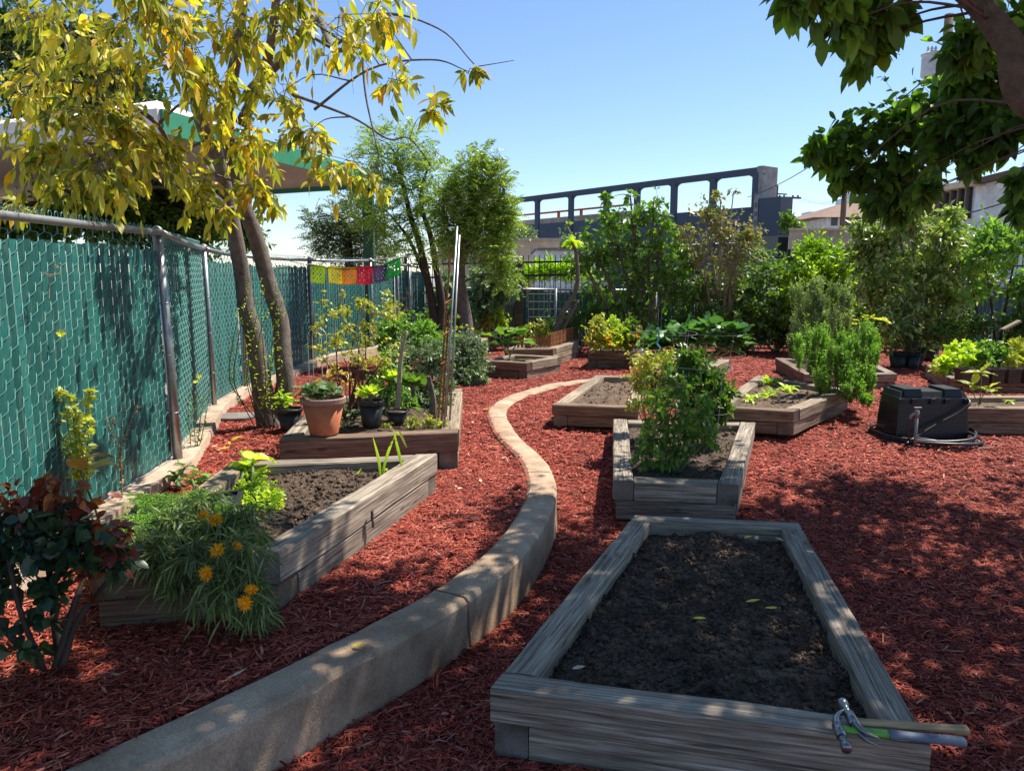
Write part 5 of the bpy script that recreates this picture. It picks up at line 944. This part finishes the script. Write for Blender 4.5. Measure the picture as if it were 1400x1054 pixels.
# string of paper flags
r_ = empty('flag_string', tuple(P(480, 372, 9.6)), 'string of six colourful cut paper flags against the teal fence', 'bunting'); fa = [(425, 361, 445, 364), (448, 364, 467, 366), (467, 366, 487, 366), (488, 364, 509, 364), (509, 365, 529, 361), (525, 360, 547, 352)]
MB().tube(smooth_path(PP([9.9, 9.7, 9.6, 9.6, 9.6, 9.6, 9.5, 9.4, 9.3], (380, 352), (408, 360), (425, 363), (455, 367), (480, 368), (505, 366), (530, 361), (547, 353), (575, 345)), 4), .004, 5).build('cord', 'cord_black', r_)
for (x0, y0, x1, y1), cn_ in zip(fa, ('lime', 'yellow', 'orange', 'red', 'purple', 'green')):
    V, Fq = [], []; nx_, ny_ = 15, 18; sk = random.uniform(-2, 2); ph = random.uniform(0, 6); hh_ = 23 if cn_ not in ('lime', 'red') else 25
    for j in range(ny_+1):
        for i in range(nx_+1):
            u, v = i/nx_, j/ny_; p = P(x0+(x1-x0)*u+sk*v, y0+(y1-y0)*u+hh_*v, 9.6); p.y += .02*math.sin(ph+u*5+v*3)*v; V.append(p)
    for j in range(ny_):
        for i in range(nx_):
            u, v = (i+.5)/nx_-.5, (j+.5)/ny_-.5; hole = (abs(u) < .34 and abs(v) < .34 and math.sin(u*27+ph)*math.cos(v*24) > .38) or (j == ny_-1 and i % 3 == 1)
            if not hole: Fq.append((j*(nx_+1)+i, j*(nx_+1)+i+1, (j+1)*(nx_+1)+i+1, (j+1)*(nx_+1)+i))
    MB().add(V, Fq).build('paper_flag', 'flag_'+cn_, r_)
tag(MB().tube(smooth_path(PP([8, 10, 12.4], (372, 366), (450, 359), (600, 348)), 6), .003, 4).build('overhead_wire', 'wire_white'), 'thin wire strung from the yellowing tree past the paper flags', 'wire')

# weeds by the left fence
st_ = [PP(4.35, (110+random.uniform(-12, 12), 690), (105+dx*.5, 620), (92+dx, 560+random.uniform(-30, 30)), (85+dx*1.3, random.uniform(480, 560))) for dx in (-22, -8, 4, 16, 30)]
r_ = stemmy('fence_weed', 'tall yellow green leafy weed against the nearest teal fence bay', 'weed', G(112, 690), st_, 'leaf_yellowgreen', .075, .028, 110, 'stem_green', .004, hi=True)
petals(r_, 'bud', [P(84, 458, 4.35), P(118, 575, 4.3), P(125, 590, 4.3)], .035, 12, 'petal_yellow', tilt=.7)
stemmy('dry_weed', 'dead brown weed in front of the nearest teal fence bay', 'weed', G(165, 680), [PP(4.9, (168, 690), (165, 630), (160+dx, 575), (160+dx*1.7, random.uniform(540, 580))) for dx in (-14, -4, 6, 18)], 'leaf_dry', .026, .014, 90, 'leaf_dry', .003)
r_ = stemmy('fence_weed', 'thin green weed by the second fence post', 'weed', G(268, 620), [PP(6.4, (268+random.uniform(-5, 5), 640), (268+dx, 580), (270+dx*1.4, random.uniform(520, 560))) for dx in (-9, -2, 6, 12)], 'leaf_mid', .05, .02, 45, 'stem_green', .004)
petals(r_, 'flower', [P(272, 515, 6.4), P(268, 522, 6.4)], .03, 10, 'petal_yellow')
r_ = shrub('spent_vine', 'dangling dry twig caught on the top of the nearest fence bay', 'twig', 70, 400, 4.2, [pb(68, 375, 18, 4.2, .3), pb(80, 362, 14, 4.2, .3)], 'leaf_dry', .02, .006, nt=14, nl=3, stems=1, r=.004, bark='twig_pale', z=P(68, 405, 4.2).z)
# planter box with groundcover, lettuces
pc = [G(150, 745, .34), G(300, 735, .34), G(330, 672, .34), G(190, 690, .34)]
r_ = empty('planter_tray', tuple(sum(pc, Vector())/4-Vector((0, 0, .34))), 'black plastic planter tub of low groundcover behind the orange flowers', 'planter'); mb = MB(); mb.prism([p[:2] for p in pc], .03, .33).build('tub', 'pot_black', r_)
mb = MB()
for k in range(4): mb.bar(pc[k]+Vector((0, 0, 0)), pc[(k+1) % 4], .025, .02)
mb.build('tub_rim', 'pot_black', r_)
gc = []
for k in range(26):
    u, v = random.random(), random.random(); p = (pc[0]*(1-u)+pc[1]*u)*(1-v)+(pc[3]*(1-u)+pc[2]*u)*v; gc.append(((p.x, p.y, .36), (.09, .08, .05), 1))
plant('groundcover', 'fine light green groundcover filling the black planter tub', 'plant', sum(pc, Vector())/4, [], gc, 'leaf_herb', .018, .008, nt=34, nl=12, bark='stem_green', limb=(.002, .001), tr=.001, up=.6)
def leafy(label, pts, leaf, L, W, n, base, cat='vegetable', name='lettuce', **kw): return bigleaf(name, label, cat, base, pts, leaf, L, W, n, **kw)
leafy('broad bright leafed lettuce at the left edge of the long left bed', PP(4.9, (335, 640), (345, 632), (352, 648)), 'leaf_lime', .13, .10, 6, G(342, 690, .2), stalk=.2)
shrub('parsley_plant', 'lime parsley beside the bright lettuce on the long left bed', 'herb', 360, 720, 4.3, [pb(350, 665, 20, 4.4, 1), pb(370, 680, 20, 4.3, 1), pb(345, 690, 20, 4.2, 1), pb(375, 700, 16, 4.2, .8), pb(330, 670, 14, 4.4, .5)], 'leaf_lime', .026, .018, nt=44, nl=12, stems=12, r=.003, bark='stem_green', tr=.0012, z=.24)
leafy('loose green lettuce on the concrete strip beside the planter tub', PP(5.0, (275, 665), (290, 655), (300, 670), (262, 655)), 'leaf_herb', .12, .07, 6, G(282, 690, .05), stalk=.3)
leafy('green leafy weed between the lettuce and the teal fence post', PP(5.4, (240, 650), (252, 640), (232, 655)), 'leaf_fig', .09, .05, 8, G(245, 665, .05), name='leafy_weed', cat='weed', stalk=.3)
stemmy('grass_weed', 'sprawling grass and clover at the foot of the nearest fence bay', 'weed', G(210, 680), [[G(190+random.uniform(-40, 60), 690+random.uniform(-15, 20)), G(190+random.uniform(-40, 60), 680, .06), G(190+random.uniform(-50, 80), 675, .1)] for _ in range(22)], 'leaf_herb', .035, .012, 60, 'stem_green', .002)
# gazania cascade
gb = [pb(240, 725, 45, 3.35, 1.1), pb(290, 720, 40, 3.35, 1), pb(335, 715, 40, 3.4, 1), pb(215, 760, 40, 3.2, .9), pb(270, 765, 50, 3.1, 1.2), pb(330, 760, 42, 3.1, 1.1), pb(300, 805, 42, 3.05, .9), pb(345, 810, 32, 3.1, 1), pb(250, 800, 30, 3.1, .5), pb(350, 840, 22, 3.08, .5), pb(195, 740, 25, 3.3, .5), pb(285, 690, 28, 3.6, .6)]
gb = [(c_, r_q, w_q*.78) for c_, r_q, w_q in gb]
r_ = plant('gazania_plant', 'trailing plant with orange daisy flowers draping over the long left bed front', 'flower', G(290, 850), [([G(290, 850), P(290, 800, 3.2), P(285, 750, 3.3)], [.014, .012, .01]), ([G(345, 850), P(345, 800, 3.2), P(335, 750, 3.3)], [.01, .009, .007])], gb, 'leaf_gazania', .08, .0078, nt=60, nl=9, bark='stem_green', limb=(.006, .003), tr=.002, hi=True, hang=.25, droop=.35, fold=.1)
def daisy(c, R, nrm):
    c = np.array(c); nn = unit(np.array(nrm, float)); u = unit(np.cross(nn, [.1, 0, 1])); v = np.cross(nn, u); LP = []
    for ring, (n, el, s) in enumerate(((19, .12, 1), (17, .35, .85), (13, .7, .55))):
        a = np.arange(n)*2*math.pi/n+ring*.3+rng.normal(size=n)*.06; D = u*np.cos(a)[:, None]+v*np.sin(a)[:, None]+nn*el; LP.append(leaves_np(np.repeat((c+nn*.003*ring)[None], n, 0), D, R*s*rng.uniform(.88, 1.08, n), R*.22, .05, .12, True, 0))
    V, Fl = merge(LP); o = np_mesh('flower', V, Fl, 'petal_orange', r_); m = MB(); m.tube([Vector(c+nn*.002), Vector(c+nn*.01)], [R*.2, R*.12], 12); m.build('flower_eye', 'petal_yellow', r_).parent = o
    s = MB(); s.tube([Vector(c), Vector(c-nn*.03)+Vector((0, .01, -.02)), Vector(c-nn*.05)+Vector((0, .03, -.09))], .0022, 5); s.build('flower_stalk', 'stem_green', r_)
for px, py, Y, R, nr in ((279, 704, 3.12, .033, (0, -.5, .9)), (294, 711, 3.05, .037, (.1, -.6, .8)), (298, 752, 2.92, .037, (0, -.8, .6)), (324, 746, 3.0, .026, (.5, -.3, .8)), (282, 784, 2.88, .036, (-.1, -.95, .3)), (344, 806, 2.9, .032, (.1, -.6, .8)), (335, 824, 2.86, .038, (0, -.95, .35))): daisy(P(px, py, Y), R, nr)
# near rose bush, lower left corner
rb = G(70, 905)
canes = [(PP([2.75, 2.7, 2.75, 2.85], (60, 915), (30, 840), (10, 760), (-10, 680)), [.011, .01, .008, .005]), (PP([2.75, 2.8, 2.9, 2.9], (75, 912), (100, 830), (120, 760), (90, 690)), [.015, .012, .009, .005]), (PP([2.75, 2.8, 2.85, 2.9], (85, 910), (105, 850), (150, 790), (180, 750)), [.014, .012, .01, .005]), (PP([2.75, 2.7, 2.8], (55, 912), (0, 850), (-40, 780)), [.014, .012, .008]), (PP([2.8, 2.85, 2.9, 2.9], (80, 900), (70, 800), (60, 740), (50, 660)), [.016, .013, .01, .005])]
r_ = plant('rose_bush', 'near rose bush with purple red new leaves in the lower left corner', 'rose', rb, canes, [pb(20, 790, 55, 2.75, .9), pb(60, 830, 50, 2.75, .45), pb(110, 755, 50, 2.8, .9), pb(40, 740, 55, 2.8, 1.1), pb(150, 765, 30, 2.8, .6), pb(-20, 750, 55, 2.8, .7), pb(85, 730, 45, 2.85, .8), pb(40, 880, 40, 2.75, .3)], 'leaf_rose_green', .058, .042, nt=26, nl=7, bark='bark_dark', limb=(.008, .004), tr=.0022, hi=True, fold=.12)
LP, TP = twigcloud([pb(30, 690, 36, 2.85, .7), pb(95, 695, 42, 2.85, 1.), pb(10, 710, 36, 2.8, .6), pb(140, 735, 36, 2.85, .9), pb(70, 665, 26, 2.85, .5), pb(165, 760, 22, 2.8, .5), pb(120, 790, 22, 2.8, .3)], 16, 5, .056, .032, .3, .2, 1., True, .002, .1, .9, .15)
V, Fl = merge(LP); np_mesh('new_leaves', V, Fl, 'leaf_rose_red', r_); V, Fl = merge(TP); np_mesh('young_growth', V, Fl, 'bark_dark', r_)
bigleaf('canna_leaf', 'single large yellow green curled leaf above the near rose bush', 'plant', P(150, 700, 3.1)-Vector((0, 0, .3)), [P(108, 640, 3.0)], 'leaf_croton', .17, .11, 3, stalk=.1, droop=.5, r=.006)
# corn sprouts at the end of the long left bed
gr = empty('corn_sprout', tuple(G(520, 655, .22)), 'tall thin corn sprouts with arching blades at the far end of the long left bed', 'seedling'); LP = []
for a_, b_, c_ in (((520, 660), (518, 630), (510, 598)), ((520, 658), (530, 620), (538, 600)), ((538, 600), (545, 590), (556, 612)), ((520, 660), (508, 650), (498, 662)), ((552, 648), (545, 618), (538, 588)), ((520, 655), (528, 640), (534, 655)), ((480, 672), (484, 655), (494, 640))):
    pa = smooth_path([P(*a_, 4.95), P(*b_, 4.95), P(*c_, 4.9)], 5); m = len(pa); V = []
    for i, p in enumerate(pa): w_ = .009*math.sin(math.pi*min(.98, (i+.6)/m))+.001; V += [(p.x-w_, p.y, p.z), (p.x, p.y+.003, p.z-.002), (p.x+w_, p.y, p.z)]
    LP.append((np.array(V), [np.array([(i*3+j, i*3+j+1, i*3+j+4, i*3+j+3) for i in range(m-1) for j in (0, 1)])]))
V, Fl = merge(LP); np_mesh('blade', V, Fl, 'leaf_lime', gr)

# right back: pots
for k, (px, w_) in enumerate(((1309, 20), (1330, 20), (1350, 19), (1372, 20), (1394, 20), (1416, 20))):
    c = G(px, 522, .2); pot('square_pot', ['dark square pot at the left end of the row on the right bed', 'second dark square pot from the left in the row on the right bed', 'third dark square pot from the left in the row on the right bed', 'fourth dark square pot from the left in the row on the right bed', 'fifth dark square pot from the left in the row on the right bed', 'dark square pot cut by the right picture edge on the right bed'][k], c+Vector((0, -.13, -.0)), .088, .19, 'pot_brown', '', .9, True, 'row of dark square pots')
for k, (px, py, lf, lb) in enumerate([(1300, 492, 'leaf_lime', 'lime leafy vegetable at the left end of the right bed'), (1325, 488, 'leaf_lime', 'lime vegetable behind the second square pot'), (1355, 485, 'leaf_fig', 'larger leafed green vegetable behind the middle square pots'), (1390, 486, 'leaf_yellowgreen', 'yellowish vegetable behind the rightmost square pots')]):
    shrub('leafy_vegetable', lb, 'vegetable', px, 505, 10.6, [pb(px, py, 18, 10.5, 1), pb(px-10, py+6, 14, 10.3, .8), pb(px+10, py+4, 14, 10.4, .8), pb(px, py-12, 10, 10.6, .4)], lf, .085, .055, nt=34, nl=9, stems=5, r=.006, bark='stem_green', z=.18)
for px, py, R, H, lb in ((1228, 503, .16, .27, 'wide black pot at the foot of the variegated shrub'), (1247, 504, .12, .26, 'narrower black pot squeezed beside the variegated shrub trunk'), (1271, 493, .15, .26, 'black pot right of the variegated shrub trunk')):
    c = G(px, py); pot('nursery_pot', lb, c, R, H, 'pot_black', group='black nursery pots')
    shrub('potted_plant', {1228: 'reddish brown dry plant in the wide black pot', 1247: 'straggly plant in the narrower black pot', 1271: 'thin pale stalks in the black pot right of the shrub trunk'}[px], 'plant', px, py-20, c.y, [pb(px, py-45, 16, c.y, 1), pb(px-4, py-30, 10, c.y, .7)], {1228: 'leaf_dry', 1247: 'leaf_mid', 1271: 'leaf_yellowgreen'}[px], .11, .02, nt=16, nl=6, stems=5, r=.006, bark='bark', z=.22, hang=-.2)
tag(MB().bar(P(1371, 451, 11), P(1394, 439, 11), .10, .03).build('wood_board', 'timber_tan'), 'short pale board sticking up among plants at the right edge', 'board')

# picket fence
r_ = empty('picket_edging', tuple(G(740, 478, .3)), 'little red brown wooden picket fence standing on the far bed', 'picket fence', None); k0 = 0
pa, pb_, pc_ = G(706, 475, .31), G(752, 474, .31), G(784, 463.5, .31)
for a, b, n, nm in ((pa, pb_, 9, 'picket'), (pb_, pc_, 17, 'picket')):
    for k in range(n):
        p = a.lerp(b, (k+.5)/n); d = (b-a).normalized(); s = d*.023; t = Vector((d.y, -d.x, 0))*.006; h = .2 if n == 9 else .24; V = []
        for sg in (-1, 1): V += [p-s+t*sg, p+s+t*sg, p+s+t*sg+Vector((0, 0, h-.03)), p+t*sg+Vector((0, 0, h)), p-s+t*sg+Vector((0, 0, h-.03))]
        MB().add(V, [(0, 1, 2, 3, 4), (9, 8, 7, 6, 5), (0, 5, 6, 1), (1, 6, 7, 2), (2, 7, 8, 3), (3, 8, 9, 4), (4, 9, 5, 0)]).build('picket', 'cedar', r_)
    mb = MB()
    for h in (.05, .13): o_ = Vector((0, .018, h)); mb.bar(a+o_, b+o_, .012, .025)
    mb.build('picket_rail', 'cedar', r_)
# wooden post and mesh roll at the gate
c = G(709, 478); r_ = empty('wooden_post', tuple(c), 'dark weathered square wooden post at the gap in the back fence', 'post'); zt_ = P(709, 360, c.y).z; mb = MB(); nn_ = 14; V = []
for i in range(nn_+1):
    z = -.1+(zt_+.1)*i/nn_; 
    for sx, sy in ((-1, -1), (1, -1), (1, 1), (-1, 1)): V.append((c.x+sx*.085+.01*noise.noise(Vector((z*2, sx, sy))), c.y+sy*.07+.01*noise.noise(Vector((z*2, sy, sx+4))), z+(.02*sx if i == nn_ else 0)))
mb.add(V, [(i*4+k, i*4+(k+1) % 4, (i+1)*4+(k+1) % 4, (i+1)*4+k) for i in range(nn_) for k in range(4)]+[(nn_*4, nn_*4+1, nn_*4+2, nn_*4+3)]); mb.build('post', 'pole_wood', r_)
c = G(697, 478); mb = MB(); MBs = []; r_ = empty('mesh_roll', tuple(c), 'loose grey wire mesh roll propped beside the wooden post', 'wire mesh'); A, B = [], []
for k in range(16):
    for j in range(26):
        a0, a1 = k*.32, (k+1)*.32; z0, z1 = j*.055, (j+1)*.055; R = lambda z: .10+.05*math.sin(z*2.4)
        p = lambda a, z: (c.x+R(z)*math.cos(a), c.y+R(z)*.6*math.sin(a), z)
        A += [p(a0, z0), p(a1, z0)]; B += [p(a1, z1), p(a0, z1)]
V, Fq = segs_np(A, B, .0028, .0028, 3); np_mesh('wire_mesh', V, [Fq], 'galvanised', r_)
# wire garden panel on the back fence (square mesh)
c0, c1 = G(722, 480), G(778, 480); A, B = [], []
for k in range(8): z = .1+k*.15; A.append((c0.x, c0.y-.2, z)); B.append((c1.x, c1.y-.2, z))
for k in range(9): x = c0.x+(c1.x-c0.x)*k/8; A.append((x, c0.y-.2, 0)); B.append((x, c0.y-.2, 1.2))
V, Fq = segs_np(A, B, .004, .004, 4); tag(np_mesh('garden_grid', V, [Fq], 'galvanised_dull'), 'square mesh wire panel right of the wooden post', 'wire panel')
# stepping stone
c = G(325, 571, .02); mb = MB(); pl = [(c.x+.26*math.cos(a)*(1+.12*math.sin(a*3)), c.y+.2*math.sin(a)) for a in np.linspace(0, 6.28, 13)[:-1]]; mb.prism(pl, -.02, .045); tag(mb.build('stepping_stone', 'grey_stone'), 'flat grey stepping stone between the teal fence and the tree', 'stone')

# ---------------------------------------------------------------- black bin, hose, spigot
gzb = gz(3.8, 6.75)-.0; a, b = G(1228, 611, gzb), G(1334, 613, gzb); cx_ = (a.x+b.x)/2; cy_ = a.y+.28; hw0 = (b.x-a.x)/2; H = .55
r_ = empty('compost_bin', (cx_, cy_, gzb), 'black slatted plastic bin with lid sitting in the shade edge', 'bin')
def trap(z0, z1, f0, f1, d0=.22, d1=.17): return [(cx_-hw0*f0, cy_-d0, z0), (cx_+hw0*f0, cy_-d0, z0), (cx_+hw0*f0, cy_+d0, z0), (cx_-hw0*f0, cy_+d0, z0), (cx_-hw0*f1, cy_-d1, z1), (cx_+hw0*f1, cy_-d1, z1), (cx_+hw0*f1, cy_+d1, z1), (cx_-hw0*f1, cy_+d1, z1)]
BF = [(3, 2, 1, 0), (4, 5, 6, 7), (0, 1, 5, 4), (1, 2, 6, 5), (2, 3, 7, 6), (3, 0, 4, 7)]
mb = MB(); nR = 17
for k in range(nR):                                             # moulded horizontal ribs
    z0 = gzb-.02+H*.84*k/nR; z1 = gzb-.02+H*.84*(k+.8)/nR; f = lambda z: 1-.08*(z-gzb)/H; dd_ = lambda z: .22-.04*(z-gzb)/H
    mb.add(trap(z0, z1, f(z0), f(z1), dd_(z0), dd_(z1)), BF); z2 = gzb-.02+H*.84*(k+1)/nR; mb.add(trap(z1, z2, f(z1)-.012, f(z2)-.012, dd_(z1)-.005, dd_(z2)-.005), BF)
mb.build('bin_body', 'bin_black', r_)
mb = MB(); mb.add(trap(gzb+H*.81, gzb+H*.86, .965, .95, .20, .195), BF); mb.add(trap(gzb+H*.86, gzb+H*.96, .93, .86, .185, .15), BF); mb.build('lid', 'bin_black', r_)
for (u0, u1) in ((-.80, -.30), (.30, .78)):
    m = MB(); m.add([(cx_+hw0*u0, cy_-.185, gzb+H*.88), (cx_+hw0*u1, cy_-.185, gzb+H*.88), (cx_+hw0*u1, cy_+.15, gzb+H*.88), (cx_+hw0*u0, cy_+.15, gzb+H*.88), (cx_+hw0*u0+.01, cy_-.16, gzb+H*1.01), (cx_+hw0*u1-.01, cy_-.16, gzb+H*1.01), (cx_+hw0*u1-.01, cy_+.13, gzb+H*1.01), (cx_+hw0*u0+.01, cy_+.13, gzb+H*1.01)], BF); m.build('lid_hatch', 'bin_black', r_)
m = MB()
for u in (-.9, -.55, -.05, .35, .88): m.box((cx_+hw0*u, cy_-.207, gzb+H*.80), (.05, .02, .05))
m.build('latch', 'bin_black', r_)
hr = empty('garden_hose', (cx_, cy_-.1, gzb), 'black hose coiled round the foot of the bin and looped over it', 'hose'); pts = []
for k in range(190):
    t = k/189; a_ = t*2*math.pi*5.3; rx = hw0*1.22+.10*math.sin(t*17)+.04*math.sin(a_*1.7+2); ry = .47+.05*math.sin(t*13+1); pts.append((cx_+.03+rx*math.cos(a_), cy_-.03+ry*math.sin(a_), gzb+.035+.016*(k//36)+.012*math.sin(a_*2.3)+.01))
MB().tube(pts, .015, 8).build('hose_coil', 'hose_black', hr, smooth=True)
sp = smooth_path([(cx_-hw0*1.0, cy_-.42, gzb+.06), (cx_-hw0*.6, cy_-.34, gzb+.12), (cx_, cy_-.29, gzb+.23), (cx_+hw0*.55, cy_-.27, gzb+.33), (cx_+hw0*.88, cy_-.25, gzb+.42), (cx_+hw0*.92, cy_-.15, gzb+.47), (cx_+hw0*.7, cy_-.05, gzb+.47), (cx_+hw0*1.02, cy_+.0, gzb+.40), (cx_+hw0*1.12, cy_+.05, gzb+.1)], 6); MB().tube(sp, .014, 8).build('hose_loop', 'hose_black', hr, smooth=True)
sp = smooth_path([(cx_+hw0*1.1, cy_-.3, gzb+.05), (cx_+hw0*1.5, cy_-.25, gzb+.04), (cx_+hw0*1.8, cy_-.32, gzb+.03), (cx_+hw0*1.35, cy_-.45, gzb+.03), (cx_+hw0*.6, cy_-.5, gzb+.03)], 6); MB().tube(sp, .014, 8).build('hose_tail', 'hose_black', hr, smooth=True)
c = G(1250, 616, gzb); c.y -= .0; wr = empty('garden_spigot', tuple(c), 'dark standpipe tap standing in front of the black bin', 'tap'); MB().tube([c, c+Vector((0, 0, .34))], .014, 10).build('pipe', 'galvanised_dull', wr, smooth=True)
m = MB(); t_ = c+Vector((0, 0, .34)); m.tube([t_-Vector((0, 0, .02)), t_+Vector((0, 0, .05))], .021, 10); m.tube([t_+Vector((0, 0, .02)), t_+Vector((-.04, -.01, .02)), t_+Vector((-.07, -.02, 0)), t_+Vector((-.075, -.02, -.03))], .013, 8); m.build('tap_body', 'brass_grey', wr, smooth=True)
m = MB(); m.tube([t_+Vector((0, 0, .05)), t_+Vector((0, 0, .075))], .006, 6); m.tube([t_+Vector((-.035, 0, .078)), t_+Vector((.035, 0, .078))], .007, 6); m.build('tap_handle', 'brass_grey', wr)
MB().tube(smooth_path([t_+Vector((-.075, -.02, -.03)), t_+Vector((-.085, -.02, -.12)), t_+Vector((-.06, .0, -.22)), t_+Vector((.0, .03, -.30))], 5), .012, 8).build('short_hose', 'hose_black', wr, smooth=True)

# ---------------------------------------------------------------- two claw hammers on the front bed
def hammer(label, hc, hd, length, gripmat, headrot, neck=None, s=1.):
    """hc: where the handle meets the head; hd: handle direction; the head lies across it"""
    root = empty('claw_hammer', tuple(hc), label, 'hammer', 'claw hammers'); hd = Vector(hd).normalized(); side = Vector(headrot).normalized(); side = (side-hd*side.dot(hd)).normalized(); up = hd.cross(side)
    m = MB(); c = Vector(hc)
    m.tube([c+side*.030*s, c+side*.045*s, c+side*.060*s, c+side*.064*s, c+side*.082*s, c+side*.085*s], [.012*s, .0095*s, .010*s, .0145*s, .0145*s, .012*s], 16)      # neck and face
    m.tube([c-side*.012*s, c+side*.032*s], [.0155*s, .0145*s], 8)                                      # cheek
    for sg in (-1, 1):                                                                                # claw prongs, curving towards the handle
        pr = smooth_path([c-side*.010*s+up*sg*.005*s, c-side*.035*s+hd*.004*s+up*sg*.007*s, c-side*.058*s+hd*.018*s+up*sg*.010*s, c-side*.075*s+hd*.040*s+up*sg*.012*s], 4); m.tube(pr, lerp_r([.011*s, .009*s, .006*s, .002*s], len(pr)), 8)
    m.build('hammer_head', 'steel', root, smooth=True)
    def ell(pts, rs, mat, nm, fl=.68):
        pts = [Vector(p) for p in pts]; V = []; n = 14
        for p, r in zip(pts, rs):
            for k in range(n): a = 2*math.pi*k/n; V.append(p+side*math.cos(a)*r*s+up*math.sin(a)*r*fl*s)
        Fq = [(i*n+k, i*n+(k+1) % n, (i+1)*n+(k+1) % n, (i+1)*n+k) for i in range(len(pts)-1) for k in range(n)]+[tuple(range(n-1, -1, -1)), tuple(range((len(pts)-1)*n, len(pts)*n))]
        MB().add(V, Fq).build(nm, mat, root, smooth=True)
    h = lambda t: c+hd*length*t
    if neck:
        ell([h(.0), h(.1), h(.25), h(.40)], [.012, .0115, .0125, .0145], neck, 'handle_neck'); ell([h(.395), h(.42), h(.6), h(.8), h(.96), h(.99), h(1)], [.0155, .0165, .0155, .0165, .0180, .0165, .012], gripmat, 'grip')
    else: ell([h(0), h(.06), h(.2), h(.4), h(.6), h(.8), h(.95), h(.985), h(1)], [.013, .0125, .0135, .0155, .0148, .0158, .0172, .016, .011], gripmat, 'handle')
    return root
z1 = .05+.021
a = G(1166, 986, z1+.018); b = G(1324, 998, z1-.004); hammer('wooden handled claw hammer lying on the front bed corner', a, b-a, (b-a).length, 'ash_handle', (-.25, 1, .15), s=1.18)
a = G(1146, 996, z1+.010); b = G(1320, 1014, z1-.006); hammer('claw hammer with lime neck and blue grey grip beside the wooden handled one', a, b-a, (b-a).length, 'grip_blue', (.10, -1, -.12), neck='grip_green', s=1.15)

# ---------------------------------------------------------------- fallen leaves
def fallen(label, px, py, z, L, W, ang, mat='fallen_yellow', dz=.004):
    c = G(px, py, z); c.z = z+dz; V, Fl = leaves_np(np.array([c]), np.array([[math.cos(ang), math.sin(ang), .06]]), L, W, -.05, .25, True, 30); o = np_mesh('fallen_leaf', V, Fl, mat); tag(o, label, 'leaf', 'fallen leaves')
fallen('bright yellow leaf flat on the concrete kerb top', 482, 884, .04, .055, .024, -.1, dz=.006)
for lb, px, py, L, an in (('yellow leaf left of the pair in the dark soil', 1019, 826, .075, .15), ('yellow leaf right of the pair in the dark soil', 1045, 834, .075, -.25), ('narrow yellow brown leaf alone in the dark soil', 947, 848, .06, -.3)): fallen(lb, px, py, 0., L, .026, an, dz=.012)
for lb, px, py, an, mt_ in (('yellow leaf at the far edge of the dark soil', 1017, 738, .3, 'fallen_yellow'), ('curled tan leaf at the far edge of the dark soil', 1034, 740, 1.2, 'fallen_dry'), ('pale leaf nearest the far right corner of the dark soil', 1072, 742, 2.4, 'fallen_dry'), ('pale grey leaf near the left corner of the dark soil', 782, 918, .2, 'fallen_dry')): fallen(lb, px, py, 0., .055, .026, an, mt_, dz=.012)
for lb, px, py, an in (('yellow leaf on red mulch between kerb and dry bed', 748, 578, .2), ('yellow leaf on red mulch just right of the left bed end', 660, 562, .1), ('tiny yellow leaf on mulch by the tree foot', 316, 603, .6), ('yellow leaf on mulch left of the tree foot', 298, 617, .2)): fallen(lb, px, py, 0., .11, .04, an, dz=.02)
fallen('long grey dry leaf on shaded mulch left of the kerb', 306, 936, 0., .10, .02, .9, 'fallen_dry', dz=.015)

rs = random.Random(5)
for k in range(34):
    px, py = (rs.uniform(270, 400), rs.uniform(575, 632)) if k < 20 else (rs.uniform(560, 760), rs.uniform(560, 700))
    g_ = G(px, py, 0.)
    if any(bool(inpoly(np.array([g_.x]), np.array([g_.y]), c)[0]) for c in BEDS) or g_.x < -3.3 or abs(g_.x-np.interp(g_.y, KY, KX)) < .14 or (g_.x > np.interp(g_.y, KY, KX)): continue
    far_ = k >= 20; fallen('small withered leaf lying on the mulch path left of the kerb' if far_ else 'yellow brown leaf fallen on the mulch round the foot of the yellowing tree', px, py, 0., rs.uniform(.04, .07), .025, rs.uniform(0, 6), 'fallen_dry' if rs.random() < .5 or far_ else 'fallen_yellow', dz=.02)
